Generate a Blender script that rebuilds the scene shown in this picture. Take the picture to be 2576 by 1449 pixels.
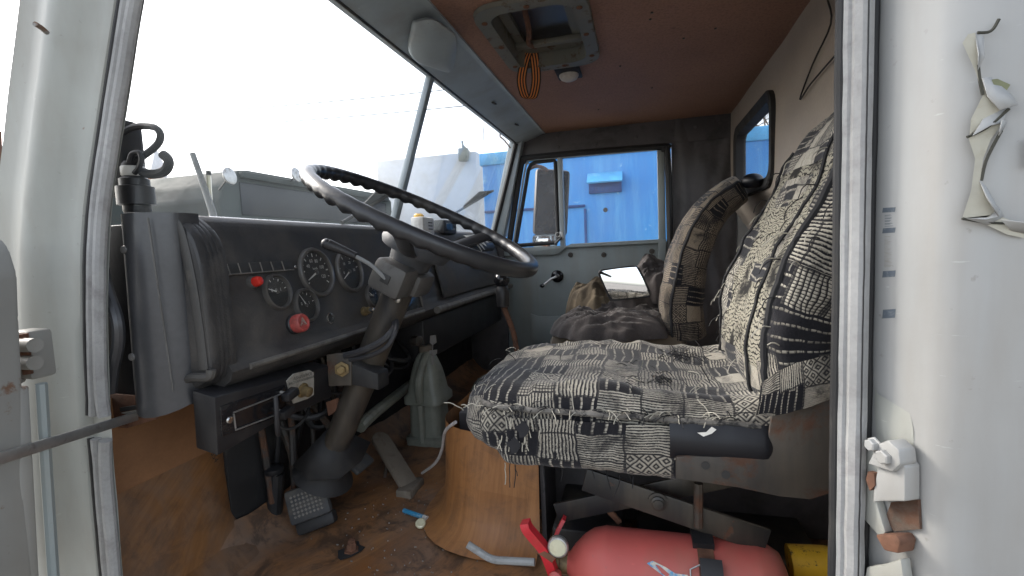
import bpy, bmesh, math, random
from mathutils import Vector, Matrix, noise
random.seed(7)
PI = math.pi
scene = bpy.context.scene
for o in list(bpy.data.objects):
    bpy.data.objects.remove(o, do_unlink=True)

# ------------------------------------------------------------------ camera
CAMLOC = Vector((0.0, -0.58, 0.70))
YAW, PITCH, ROLL = math.radians(15.2), math.radians(-4.8), math.radians(2.5)
FPX, VW, VH = 1199.5, 2576.0, 1449.0
FW = Vector((-math.sin(YAW)*math.cos(PITCH), math.cos(YAW)*math.cos(PITCH), math.sin(PITCH)))
_r = FW.cross(Vector((0, 0, 1))).normalized(); _u = _r.cross(FW)
RT = _r*math.cos(ROLL) - _u*math.sin(ROLL)
UP = _r*math.sin(ROLL) + _u*math.cos(ROLL)
cam_data = bpy.data.cameras.new('camera'); cam = bpy.data.objects.new('camera', cam_data)
scene.collection.objects.link(cam)
mw = Matrix((RT, UP, -FW)).transposed().to_4x4(); mw.translation = CAMLOC
cam.matrix_world = mw
cam_data.sensor_width = 36.0; cam_data.lens = 36.0*FPX/VW
cam_data.clip_start = 0.01; cam_data.clip_end = 2000
scene.camera = cam

# ------------------------------------------------------------------ sky and sun
SUN_EL, SUN_AZ = math.radians(34), math.radians(-78)     # azimuth from +Y towards +X
world = bpy.data.worlds.new('World'); scene.world = world; world.use_nodes = True
wn = world.node_tree; wn.nodes.clear()
sky = wn.nodes.new('ShaderNodeTexSky'); sky.sky_type = 'NISHITA'; sky.sun_disc = False
sky.sun_elevation = SUN_EL; sky.sun_rotation = SUN_AZ
sky.air_density = 1.0; sky.dust_density = 2.5; sky.ozone_density = 1.0; sky.altitude = 100
bg = wn.nodes.new('ShaderNodeBackground'); bg.inputs['Strength'].default_value = 0.15
wo = wn.nodes.new('ShaderNodeOutputWorld')
hs_ = wn.nodes.new('ShaderNodeHueSaturation'); hs_.inputs['Saturation'].default_value = 0.42     # thin white cloud over the whole sky
wn.links.new(sky.outputs[0], hs_.inputs['Color']); wn.links.new(hs_.outputs[0], bg.inputs[0]); wn.links.new(bg.outputs[0], wo.inputs[0])
sund = bpy.data.lights.new('sun', 'SUN'); sund.energy = 1.0; sund.angle = math.radians(20); sund.color = (1.0, 0.93, 0.83)
suno = bpy.data.objects.new('sun', sund); scene.collection.objects.link(suno)
sdir = Vector((math.sin(SUN_AZ)*math.cos(SUN_EL), math.cos(SUN_AZ)*math.cos(SUN_EL), math.sin(SUN_EL)))
suno.rotation_euler = sdir.to_track_quat('Z', 'Y').to_euler(); suno.location = sdir*30
vs = scene.view_settings
vs.view_transform = 'Standard'; vs.look = 'None'; vs.exposure = 1.85; vs.gamma = 1.0; vs.use_curve_mapping = False
scene.render.engine = 'CYCLES'
scene.cycles.max_bounces = 10; scene.cycles.diffuse_bounces = 6; scene.cycles.transparent_max_bounces = 16

# ------------------------------------------------------------------ measuring helpers: a view ray met with a plane of the place
def ray(vx, vy):
    return FW + RT*((vx-VW/2)/FPX) - UP*((vy-VH/2)/FPX)
def at(vx, vy, x=None, y=None, z=None):
    d = ray(vx, vy)
    t = (x-CAMLOC.x)/d.x if x is not None else ((y-CAMLOC.y)/d.y if y is not None else (z-CAMLOC.z)/d.z)
    return CAMLOC + d*t
def atp(vx, vy, p0, n):
    d = ray(vx, vy); n = Vector(n)
    return CAMLOC + d*(((Vector(p0)-CAMLOC).dot(n))/d.dot(n))

# ------------------------------------------------------------------ mesh builder
class MB:
    def __init__(s): s.v = []; s.f = []; s.m = []; s.uv = {}
    def add(s, vs_, fs, mat=0, uvs=None):
        o = len(s.v); s.v += [Vector(p) for p in vs_]
        for k, f in enumerate(fs):
            if uvs: s.uv[len(s.f)] = uvs[k]
            s.f.append(tuple(i+o for i in f)); s.m.append(mat if isinstance(mat, int) else mat[k])
        return s
    def bm(s, b, mtx=None, mat=0):
        b.verts.ensure_lookup_table(); b.verts.index_update()
        s.add([(mtx @ v.co) if mtx else v.co for v in b.verts], [[v.index for v in f.verts] for f in b.faces], mat)
        b.free(); return s
    def box(s, c, size, bev=0.0, rot=None, mat=0, seg=2):
        b = bmesh.new(); bmesh.ops.create_cube(b, size=1.0)
        for v in b.verts: v.co = Vector((v.co.x*size[0], v.co.y*size[1], v.co.z*size[2]))
        if bev > 0: bmesh.ops.bevel(b, geom=list(b.edges), offset=bev, segments=seg, affect='EDGES', profile=0.5)
        m = Matrix.Translation(Vector(c)) @ (rot.to_4x4() if rot else Matrix.Identity(4))
        return s.bm(b, m, mat)
    def box2(s, lo, hi, bev=0.0, mat=0):
        lo, hi = Vector(lo), Vector(hi)
        return s.box((lo+hi)/2, hi-lo, bev, None, mat)
    def tube(s, pts, r, n=8, mat=0, closed=False, caps=True, flat=1.0, up=None):
        pts = [Vector(p) for p in pts]; N = len(pts); rings = []
        rr = r if isinstance(r, (list, tuple)) else [r]*N
        prev = None
        for i, p in enumerate(pts):
            if closed: t = pts[(i+1) % N]-pts[i-1]
            else: t = pts[min(i+1, N-1)]-pts[max(i-1, 0)]
            t.normalize()
            if prev is None:
                a = Vector(up) if up is not None else (Vector((0, 0, 1)) if abs(t.z) < 0.9 else Vector((1, 0, 0)))
            else: a = prev
            a = (a - t*a.dot(t)).normalized(); prev = a; b_ = t.cross(a)
            rings.append([p + (a*math.cos(2*PI*k/n) + b_*math.sin(2*PI*k/n)*flat)*rr[i] for k in range(n)])
        return s.loft(rings, True, caps and not closed, mat, closed)
    def loft(s, rings, ringclosed=True, caps=False, mat=0, closed=False, uv=None):
        n = len(rings[0]); N = len(rings); vs_ = [p for r_ in rings for p in r_]; fs = []; us = [] if uv else None
        for i in range(N if closed else N-1):
            j = (i+1) % N
            for k in range(n if ringclosed else n-1):
                l = (k+1) % n
                fs.append((i*n+k, i*n+l, j*n+l, j*n+k))
                if uv: us.append([uv(i, k), uv(i, k+1), uv(i+1, k+1), uv(i+1, k)])
        if caps:
            fs.append(tuple(range(n))[::-1]); fs.append(tuple((N-1)*n+k for k in range(n)))
            if uv: us += [[uv(0, k) for k in range(n)][::-1], [uv(N-1, k) for k in range(n)]]
        return s.add(vs_, fs, mat, us)
    def lathe(s, prof, org, axis, n=20, mat=0, caps=True):
        org, axis = Vector(org), Vector(axis).normalized()
        a = Vector((0, 0, 1)) if abs(axis.z) < 0.9 else Vector((1, 0, 0))
        a = (a-axis*a.dot(axis)).normalized(); b_ = axis.cross(a)
        rings = [[org+axis*h+(a*math.cos(2*PI*k/n)+b_*math.sin(2*PI*k/n))*max(r, 1e-4) for k in range(n)] for r, h in prof]
        return s.loft(rings, True, caps, mat)
    def prism(s, poly, ext, mat=0, bev=0.0):
        b = bmesh.new(); e = Vector(ext); poly = [Vector(p) for p in poly]; n = len(poly)
        v0 = [b.verts.new(p) for p in poly]; v1 = [b.verts.new(p+e) for p in poly]
        b.faces.new(v0[::-1]); b.faces.new(v1)
        for k in range(n): b.faces.new((v0[k], v0[(k+1) % n], v1[(k+1) % n], v1[k]))
        bmesh.ops.recalc_face_normals(b, faces=b.faces)
        if bev > 0: bmesh.ops.bevel(b, geom=[ed for ed in b.edges], offset=bev, segments=2, affect='EDGES', profile=0.5)
        return s.bm(b, None, mat)
    def sphere(s, c, r, n=16, mat=0, sc=(1, 1, 1)):
        b = bmesh.new(); bmesh.ops.create_uvsphere(b, u_segments=n, v_segments=max(6, n//2), radius=r)
        for v in b.verts: v.co = Vector((v.co.x*sc[0], v.co.y*sc[1], v.co.z*sc[2]))
        return s.bm(b, Matrix.Translation(Vector(c)), mat)
    def planar(s, fn):
        for i, f in enumerate(s.f): s.uv[i] = [fn(s.v[k]) for k in f]
        return s
    def build(s, name, mats, parent=None, smooth=35, base=None):
        if base is None:
            base = Vector((0, 0, 0)); p = parent
            while p is not None: base = base + p.location; p = p.parent
        me = bpy.data.meshes.new(name)
        me.from_pydata([tuple(v-base) for v in s.v], [], s.f)
        if not isinstance(mats, (list, tuple)): mats = [mats]
        for m in mats: me.materials.append(m)
        for p, m in zip(me.polygons, s.m): p.material_index = m
        if s.uv:
            ul = me.uv_layers.new(name='UVMap')
            for fi, u in s.uv.items():
                for li, c in zip(me.polygons[fi].loop_indices, u): ul.data[li].uv = c
        b = bmesh.new(); b.from_mesh(me); bmesh.ops.recalc_face_normals(b, faces=b.faces); b.to_mesh(me); b.free()
        if smooth:
            for p in me.polygons: p.use_smooth = True
            me.set_sharp_from_angle(angle=math.radians(smooth))
        me.update()
        o = bpy.data.objects.new(name, me); scene.collection.objects.link(o)
        if parent is None: o.location = base
        else: o.parent = parent
        return o

def thing(name, label, cat, loc=(0, 0, 0), group=None):
    o = bpy.data.objects.new(name, None); scene.collection.objects.link(o); o.location = Vector(loc)
    o.empty_display_size = 0.05
    o['label'] = label; o['category'] = cat
    if group: o['group'] = group
    return o
def tag(o, label, cat, group=None):
    o['label'] = label; o['category'] = cat
    if group: o['group'] = group
    return o
def copy_tree(o, off, parent=None):
    c = o.copy(); scene.collection.objects.link(c); c.parent = parent
    if parent is None: c.location = o.location + Vector(off)
    for ch in o.children: copy_tree(ch, (0, 0, 0), c)
    return c
def rrect(w, h, r, n=5):
    pts = []
    for cx, cy, a0 in ((w/2-r, h/2-r, 0), (-w/2+r, h/2-r, PI/2), (-w/2+r, -h/2+r, PI), (w/2-r, -h/2+r, 1.5*PI)):
        for k in range(n+1):
            a = a0+PI/2*k/n; pts.append((cx+r*math.cos(a), cy+r*math.sin(a)))
    return pts
def bez(pts, n=24):
    """Catmull-Rom through points"""
    P_ = [Vector(p) for p in pts]; out = []
    for i in range(len(P_)-1):
        p0, p1, p2, p3 = P_[max(i-1, 0)], P_[i], P_[i+1], P_[min(i+2, len(P_)-1)]
        m = max(2, n//(len(P_)-1))
        for k in range(m):
            t = k/m
            out.append(0.5*((2*p1)+(p2-p0)*t+(2*p0-5*p1+4*p2-p3)*t*t+(3*p1-p0-3*p2+p3)*t**3))
    out.append(P_[-1]); return out
def text_mesh(txt, size, mtx, mat, parent, name='lettering'):
    cu = bpy.data.curves.new(name, 'FONT'); cu.body = txt; cu.size = size; cu.align_x = 'CENTER'; cu.align_y = 'CENTER'; cu.resolution_u = 2
    o = bpy.data.objects.new('tmp', cu); scene.collection.objects.link(o)
    dg = bpy.context.evaluated_depsgraph_get(); me = bpy.data.meshes.new_from_object(o.evaluated_get(dg))
    bpy.data.objects.remove(o, do_unlink=True)
    base = Vector((0, 0, 0)); p = parent
    while p is not None: base = base+p.location; p = p.parent
    me.transform(Matrix.Translation(-base) @ mtx); me.materials.clear(); me.materials.append(mat)
    q = bpy.data.objects.new(name, me); scene.collection.objects.link(q); q.parent = parent
    return q
def frame(o, ex, ey):
    ex, ey = Vector(ex).normalized(), Vector(ey).normalized(); ez = ex.cross(ey).normalized(); ey = ez.cross(ex)
    m = Matrix((ex, ey, ez)).transposed().to_4x4(); m.translation = Vector(o); return m

# ------------------------------------------------------------------ materials
class NT:
    def __init__(s, name):
        s.mat = bpy.data.materials.new(name); s.mat.use_nodes = True; s.t = s.mat.node_tree; s.t.nodes.clear()
        s.out = s.n('ShaderNodeOutputMaterial'); s.b = s.n('ShaderNodeBsdfPrincipled')
        s.l(s.b.outputs[0], s.out.inputs[0])
        s.tc = s.n('ShaderNodeTexCoord')
    def n(s, t, **k):
        q = s.t.nodes.new(t)
        for a, v in k.items(): setattr(q, a, v)
        return q
    def l(s, a, b): s.t.links.new(a, b)
    def put(s, sock, v):
        if hasattr(v, 'is_linked') or isinstance(v, bpy.types.NodeSocket): s.l(v, sock)
        else:
            if isinstance(v, (tuple, list)) and len(v) == 3 and sock.type == 'RGBA': v = (*v, 1)
            sock.default_value = v
    def m(s, op, a, b=0.0, c=None, clamp=False):
        q = s.n('ShaderNodeMath', operation=op, use_clamp=clamp); s.put(q.inputs[0], a); s.put(q.inputs[1], b)
        if c is not None: s.put(q.inputs[2], c)
        return q.outputs[0]
    def mix(s, f, a, b, mode='MIX'):
        q = s.n('ShaderNodeMix', data_type='RGBA', blend_type=mode); s.put(q.inputs[0], f); s.put(q.inputs[6], a); s.put(q.inputs[7], b)
        return q.outputs[2]
    def noise(s, scale, detail=4, rough=.55, vec=None, dist=0, out=0):
        q = s.n('ShaderNodeTexNoise'); q.inputs['Scale'].default_value = scale; q.inputs['Detail'].default_value = detail
        q.inputs['Roughness'].default_value = rough; q.inputs['Distortion'].default_value = dist
        s.l(vec if vec is not None else s.tc.outputs['Object'], q.inputs['Vector']); return q.outputs[out]
    def ramp(s, v, lo, hi, a=0.0, b=1.0):
        q = s.n('ShaderNodeMapRange'); q.clamp = True; s.put(q.inputs[0], v)
        for i, x in enumerate((lo, hi, a, b)): q.inputs[i+1].default_value = x
        return q.outputs[0]
    def mapping(s, sc=(1, 1, 1), rot=(0, 0, 0), loc=(0, 0, 0), vec=None):
        q = s.n('ShaderNodeMapping'); q.inputs['Scale'].default_value = sc; q.inputs['Rotation'].default_value = rot; q.inputs['Location'].default_value = loc
        s.l(vec if vec is not None else s.tc.outputs['Object'], q.inputs[0]); return q.outputs[0]
    def bump(s, h, strength=.3, dist=.002):
        q = s.n('ShaderNodeBump'); q.inputs['Strength'].default_value = strength; q.inputs['Distance'].default_value = dist
        s.put(q.inputs['Height'], h); s.l(q.outputs[0], s.b.inputs['Normal'])
    def set(s, **k):
        nm = dict(col='Base Color', rough='Roughness', metal='Metallic', spec='Specular IOR Level', coat='Coat Weight', alpha='Alpha', trans='Transmission Weight', sheen='Sheen Weight')
        for a, v in k.items(): s.put(s.b.inputs[nm[a]], v)
        return s

def paint(name, base, rough=.5, metal=0.0, var=.2, scale=7, dirt=None, dirt_lo=.52, dirt_hi=.75, dscale=9, bump=.15, bscale=90, spec=.5, coat=0, streak=False):
    t = NT(name)
    n1 = t.noise(scale, 5)
    lo = tuple(c*(1-var) for c in base); hi = tuple(min(1, c*(1+var)) for c in base)
    col = t.mix(t.ramp(n1, .3, .7), lo, hi)
    fine = t.noise(bscale, 3, .6)
    rg = t.ramp(n1, .3, .7, rough*.85, min(1, rough*1.15))
    if dirt is not None:
        vec = t.mapping((1, 1, .18)) if streak else None
        d = t.noise(dscale, 8, .65, vec, .4)
        col = t.mix(t.ramp(d, dirt_lo, dirt_hi), col, dirt)
        rg = t.m('ADD', rg, t.ramp(d, dirt_lo, dirt_hi, 0, .25), clamp=True)
    col = t.mix(t.ramp(fine, .35, .75, 0, .18), col, tuple(c*.45 for c in base))
    t.set(col=col, rough=rg, metal=metal, spec=spec, coat=coat)
    if bump: t.bump(fine, bump, .0012)
    return t.mat

def chipped(name, base, rough=.45, chip=(.12, .05, .025), lo=.63, hi=.66, scale=14, under=None, var=.1):
    """paint that has chipped away to rust, with worn edges and streaks"""
    t = NT(name)
    n = t.noise(scale, 9, .68, None, .3); n2 = t.noise(3.2, 4)
    k = t.ramp(n, lo, hi)
    stain = t.noise(6, 6, .6, t.mapping((1.4, 1.4, .22)))
    c0 = t.mix(t.ramp(n2, .3, .7), tuple(c*(1-var) for c in base), tuple(min(1, c*(1+var)) for c in base))
    c1 = t.mix(t.ramp(stain, .45, .75, 0, .45), c0, (.20, .16, .11))
    rust = t.mix(t.noise(60, 4), chip, tuple(min(1, c*2.4) for c in chip))
    sp_ = t.noise(75, 3, .6); c1 = t.mix(t.ramp(sp_, .69, .76, 0, .35), c1, (.14, .12, .10))
    gr_ = t.noise(1.7, 6, .62, None, .4); c1 = t.mix(t.ramp(gr_, .48, .78, 0, .38), c1, tuple(c*.5 for c in base))
    sc_ = t.noise(30, 4, .6, t.mapping((1, 1, 6))); c1 = t.mix(t.ramp(sc_, .70, .74, 0, .35), c1, tuple(min(1, c*1.5) for c in base))
    t.set(col=t.mix(k, c1, rust), rough=t.m('ADD', t.m('MULTIPLY', k, .4), rough, clamp=True))
    h = t.m('SUBTRACT', t.m('MULTIPLY', t.noise(120, 3), .25), t.m('MULTIPLY', k, 1.0))
    h = t.m('ADD', h, t.m('MULTIPLY', t.noise(9, 3), 2.5))
    t.bump(h, .4, .001)
    return t.mat

M = {}
M['body'] = chipped('grey_body_paint', (.325, .33, .325), .45, lo=.68, hi=.73)
M['jamb'] = chipped('cream_grey_jamb_paint', (.335, .345, .32), .48, lo=.68, hi=.74)
M['hinge'] = chipped('worn_hinge_paint', (.25, .25, .235), .55, (.10, .06, .04), .62, .68, 14)
M['cabgrey'] = chipped('blue_grey_cab_paint', (.33, .385, .415), .42, lo=.74, hi=.77)
M['doorgrey'] = chipped('grey_green_door_paint', (.235, .27, .27), .5, lo=.76, hi=.79)
M['seal'] = paint('grey_painted_rubber_seal', (.31, .31, .305), .8, dirt=(.20, .19, .19), dirt_lo=.5, dirt_hi=.8, dscale=30, spec=.2, bump=.5, bscale=160)
M['rubber'] = paint('black_rubber', (.014, .014, .015), .65, dirt=(.042, .040, .036), dscale=14)
M['hardboard'] = None
M['vinyl_wall'] = paint('dark_grey_vinyl_lining', (.085, .08, .083), .65, var=.25, dirt=(.03, .027, .027), dscale=5, bump=.4, bscale=140)
M['rear_vinyl'] = paint('taupe_vinyl_lining', (.32, .275, .23), .62, var=.12, dirt=(.20, .155, .12), dirt_lo=.55, dirt_hi=.9, dscale=3, bump=.35, bscale=150)
M['dash'] = paint('dusty_black_dash_plastic', (.034, .033, .033), .54, var=.3, dirt=(.11, .098, .084), dirt_lo=.44, dirt_hi=.85, dscale=7, bump=.55, bscale=260)
M['dash_band'] = paint('lit_dash_band', (.055, .052, .048), .6, var=.3, dirt=(.10, .09, .075), dscale=20)  # paler tone paints the light falling along the end pad
M['dash_edge'] = paint('worn_highlit_dash_edge', (.13, .12, .105), .5, var=.3, dirt=(.045, .043, .042), dirt_lo=.46, dscale=22, bump=.4, bscale=200)  # pale tone paints the highlight along the dash lip
M['black'] = paint('black_plastic', (.016, .016, .018), .45, dirt=(.048, .045, .040), dirt_lo=.55, dirt_hi=.9, dscale=11, bump=.25, bscale=150)
M['blackgloss'] = paint('glossy_black_plastic', (.012, .012, .014), .16, var=.1, dirt=(.03, .03, .03), dscale=10, bump=.1)
M['wheel'] = paint('worn_black_wheel_rim', (.024, .025, .028), .36, var=.3, dirt=(.07, .064, .055), dirt_lo=.52, dirt_hi=.85, dscale=8, bump=.25, bscale=200)
M['blackmetal'] = chipped('black_painted_steel', (.013, .014, .016), .42, (.06, .03, .018), .66, .70, 18)
M['darksteel'] = chipped('grey_steel_with_rust', (.034, .031, .029), .6, (.05, .025, .015), .50, .60, 11)
M['steel'] = paint('dull_steel', (.42, .42, .41), .38, .8, dirt=(.10, .07, .05), dscale=20, bump=.2)
M['rust'] = paint('rusty_plate', (.13, .06, .035), .85, var=.5, scale=30, dirt=(.05, .025, .015), dscale=25, bump=.6, bscale=120)
M['brass'] = paint('dull_brass', (.26, .19, .09), .5, .6, dirt=(.09, .07, .05), dirt_lo=.42, dscale=40)
M['plate'] = paint('aged_paper_plate', (.30, .285, .25), .6, dirt=(.15, .12, .09), dscale=30, bump=.1)
M['print'] = paint('dark_print_and_holes', (.03, .03, .03), .6, bump=0)  # print colour, also blacking slots and holes that have no depth
M['dialwhite'] = paint('dial_white_print', (.62, .62, .58), .5, bump=0)
M['dialface'] = paint('dial_black_face', (.016, .017, .018), .45, dirt=(.05, .048, .042), dirt_lo=.5, dirt_hi=.8, dscale=30, bump=0)
M['bezel'] = paint('worn_bezel', (.11, .105, .10), .32, .3, dirt=(.12, .11, .09), dscale=24)
M['chrome'] = paint('worn_chrome', (.55, .55, .53), .22, .95, dirt=(.12, .10, .08), dscale=25)
M['redlamp'] = paint('red_lens', (.52, .03, .02), .25, bump=.05)
M['redbtn'] = paint('faded_red_button', (.42, .075, .065), .45, dirt=(.16, .05, .04), dscale=40)
M['grey_plastic'] = paint('grey_switch_housing', (.085, .082, .078), .5, dirt=(.05, .045, .04), dscale=14)
M['column_case'] = paint('blue_grey_duct', (.085, .087, .093), .32, .6, var=.12, dirt=(.06, .06, .065), dirt_lo=.55, dirt_hi=.9, dscale=6)
M['cardboard'] = paint('brown_hardboard_sheet', (.24, .115, .05), .7, var=.1, dirt=(.13, .063, .03), dirt_lo=.5, dirt_hi=.9, dscale=4, bump=.2, bscale=180)
M['canister'] = paint('grey_green_plastic', (.22, .235, .20), .42, var=.15, dirt=(.10, .095, .08), dscale=8, bump=.08)
M['stud'] = paint('dust_worn_studs', (.17, .16, .145), .8)
M['pedal'] = paint('dusty_pedal_rubber', (.045, .047, .05), .7, dirt=(.11, .10, .085), dirt_lo=.45, dirt_hi=.75, dscale=28, bump=.5)
M['pedal_wood'] = paint('dusty_treadle', (.16, .135, .105), .75, var=.25, dirt=(.09, .065, .045), dscale=22, bump=.5)
M['vinyl_black'] = paint('dark_blue_black_vinyl', (.006, .007, .011), .5, dirt=(.018, .018, .019), dirt_lo=.6, dirt_hi=.9, dscale=8, bump=.15)
M['foam'] = paint('white_foam', (.75, .73, .68), .9, bump=.4)
M['thread_light'] = paint('cream_thread', (.42, .395, .33), .9, bump=0)
M['welt'] = paint('grubby_grey_welt', (.15, .14, .125), .95, var=.5, scale=40, dirt=(.025, .025, .026), dirt_lo=.48, dirt_hi=.56, dscale=45)
M['hub'] = paint('grey_black_hub_pad', (.04, .043, .048), .5, dirt=(.10, .10, .10), dscale=12, bump=.3)
M['thread_dark'] = paint('black_thread', (.02, .02, .022), .9, bump=0)
M['ext_red'] = chipped('red_extinguisher_paint', (.50, .10, .085), .50, (.36, .17, .12), .64, .68, 13, var=.28)
M['red_handle'] = paint('red_lever_paint', (.50, .02, .03), .4, dirt=(.30, .05, .03), dscale=25)
M['yellow'] = paint('yellow_tape', (.62, .36, .02), .5, var=.2, dirt=(.03, .025, .02), dirt_lo=.56, dirt_hi=.62, dscale=60)
M['hose'] = paint('grey_hose', (.25, .26, .26), .5, dirt=(.12, .11, .10), dscale=30)
M['label_blue'] = paint('torn_blue_label', (.10, .32, .55), .5, dirt=(.62, .58, .48), dirt_lo=.45, dirt_hi=.55, dscale=70)
M['gaugeglass'] = paint('yellowed_gauge_face', (.58, .56, .40), .2, var=.15, dirt=(.40, .33, .20), dscale=60, coat=.8)
M['white_plastic'] = paint('dirty_white_plastic', (.58, .57, .54), .45, dirt=(.30, .28, .25), dscale=18)
M['crumb'] = paint('grey_crumbs', (.24, .225, .20), .9, bump=0)
M['paper'] = paint('grubby_paper', (.62, .61, .57), .8, dirt=(.35, .33, .30), dscale=25, bump=.1)
M['yellowcap'] = paint('yellow_cap', (.68, .38, .03), .4, bump=.1)
M['ribbon_black'] = paint('ribbon_black', (.025, .02, .02), .8, bump=.1)
M['ribbon_orange'] = paint('ribbon_orange', (.62, .22, .06), .8, bump=.1)
M['lighter'] = paint('blue_plastic', (.04, .25, .45), .35, dirt=(.4, .5, .55), dscale=60)
M['cable'] = paint('black_cable', (.025, .025, .028), .55, dirt=(.045, .045, .045), dscale=30)
M['whitewire'] = paint('grey_white_wire', (.45, .43, .42), .6, dirt=(.2, .17, .15), dscale=50)
M['lamp_white'] = paint('milky_lamp_cover', (.42, .40, .37), .4, dirt=(.25, .2, .17), dscale=12)
M['hatchgrey'] = chipped('worn_hatch_frame', (.135, .138, .12), .6, (.06, .04, .025), .56, .66, 24)
M['bluewall'] = None
M['whitewall'] = paint('plain_white_panel', (.62, .64, .66), .6, var=.06, dirt=(.50, .47, .40), dirt_lo=.45, dirt_hi=.8, dscale=.7, bump=.1)  # on the box, white stands for glare over the blue wall
M['truckgreen'] = paint('dull_green_truck_paint', (.03, .038, .034), .75, var=.3, dirt=(.06, .057, .05), scale=1.2, dscale=2.0)
M['bark'] = paint('bark', (.12, .09, .065), .9, bump=.6)
M['sticker'] = paint('white_sticker', (.66, .66, .62), .5, bump=0, dirt=(.52, .52, .48), dirt_lo=.52, dirt_hi=.7, dscale=60)
M['sticker_bar'] = paint('sticker_grey_bar', (.10, .12, .145), .5, bump=0, dirt=(.22, .25, .27), dscale=90)
M['crack'] = paint('crack_shadow', (.045, .045, .035), .9, bump=0)  # dark tone painted for the shadow inside cracks
M['primer'] = paint('bare_cream_filler', (.40, .385, .32), .8, dirt=(.30, .27, .19), dscale=20)
M['flake_back'] = paint('olive_underside', (.17, .18, .10), .8)
M['garment'] = None

t = NT('brown_hardboard_ceiling')
n1 = t.noise(2.2, 5, .6); n2 = t.noise(150, 3, .7); n3 = t.noise(16, 7, .7)
c = t.mix(t.ramp(n1, .3, .7), (.24, .128, .085), (.31, .17, .115))
c = t.mix(t.ramp(n2, .45, .75, 0, .55), c, (.09, .045, .03))
c = t.mix(t.ramp(n3, .66, .74, 0, .8), c, (.05, .032, .025))
t.set(col=c, rough=.72); t.bump(n2, .35, .001); M['hardboard'] = t.mat

t = NT('blue_painted_steel_wall')
n1 = t.noise(.9, 5); n2 = t.noise(5, 8, .68, t.mapping((1.6, 1.6, .18))); n3 = t.noise(9, 9, .7, None, .5)
c = t.mix(t.ramp(n1, .3, .7), (.014, .145, .45), (.03, .23, .56))
c = t.mix(t.ramp(n2, .45, .72, 0, .65), c, (.10, .36, .62))
c = t.mix(t.ramp(n3, .62, .68, 0, .6), c, (.26, .50, .62))
t.set(col=c, rough=.5); t.bump(n3, .2, .004); M['bluewall'] = t.mat
M['bluedark'] = paint('dark_blue_seam', (.012, .045, .17), .6, dirt=(.02, .10, .30), dscale=6)
M['bluelight'] = paint('pale_blue_flap', (.08, .36, .68), .5, dirt=(.22, .50, .70), dscale=8)

def lino(name, rot, plank=.085, dirt=.5, tint=1.0):
    """wood-print linoleum: strips of differing tone and grain, worn and dirty"""
    t = NT(name)
    v = t.mapping((1, 1, 1), (0, 0, rot), vec=t.tc.outputs['UV'])
    sp = t.n('ShaderNodeSeparateXYZ'); t.l(v, sp.inputs[0])
    u = t.m('DIVIDE', sp.outputs[0], plank); row = t.m('FLOOR', u)
    wn_ = t.n('ShaderNodeTexWhiteNoise', noise_dimensions='1D'); t.l(row, wn_.inputs['W'])
    q = t.m('ADD', t.m('DIVIDE', sp.outputs[1], plank*4.5), t.m('MULTIPLY', wn_.outputs[0], 3.0))
    w2 = t.n('ShaderNodeTexWhiteNoise', noise_dimensions='2D'); cb = t.n('ShaderNodeCombineXYZ')
    t.l(row, cb.inputs[0]); t.l(t.m('FLOOR', q), cb.inputs[1]); t.l(cb.outputs[0], w2.inputs['Vector'])
    grain = t.noise(14, 6, .6, t.mapping((6, .5, 1), vec=v), .8)
    T = tint
    c = t.mix(w2.outputs[0], (.27*T, .115*T, .038*T), (.42*T, .20*T, .075*T))
    c = t.mix(t.ramp(grain, .35, .7, 0, .55), c, (.16*T, .062*T, .02*T))
    d = t.noise(3.6, 8, .68, None, .3); d2 = t.noise(26, 6, .7)
    c = t.mix(t.ramp(d, .62-dirt*.30, .80-dirt*.16, 0, .92), c, (.17, .122, .092))
    c = t.mix(t.ramp(d2, .52, .72, 0, .45*dirt+.1), c, (.07, .052, .040))
    d3 = t.noise(13, 9, .72, None, .6)
    c = t.mix(t.ramp(d3, .50, .60, 0, .75*dirt), c, (.05, .036, .028))
    c = t.mix(t.ramp(d3, .36, .28, 0, .6*dirt), c, (.30*T, .15*T, .06*T))
    t.set(col=c, rough=t.ramp(d, .4, .7, .42, .8)); t.bump(t.m('ADD', d2, t.m('MULTIPLY', grain, .3)), .3, .0012)
    return t.mat
M['lino_floor'] = lino('worn_wood_print_linoleum', .5, .09, .90, 1.0)
M['lino_wall'] = lino('wood_print_linoleum_wall', .9, .10, .50, .52)
M['lino_box'] = lino('wood_print_linoleum_box', .1, .12, .30, 1.0)

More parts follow.
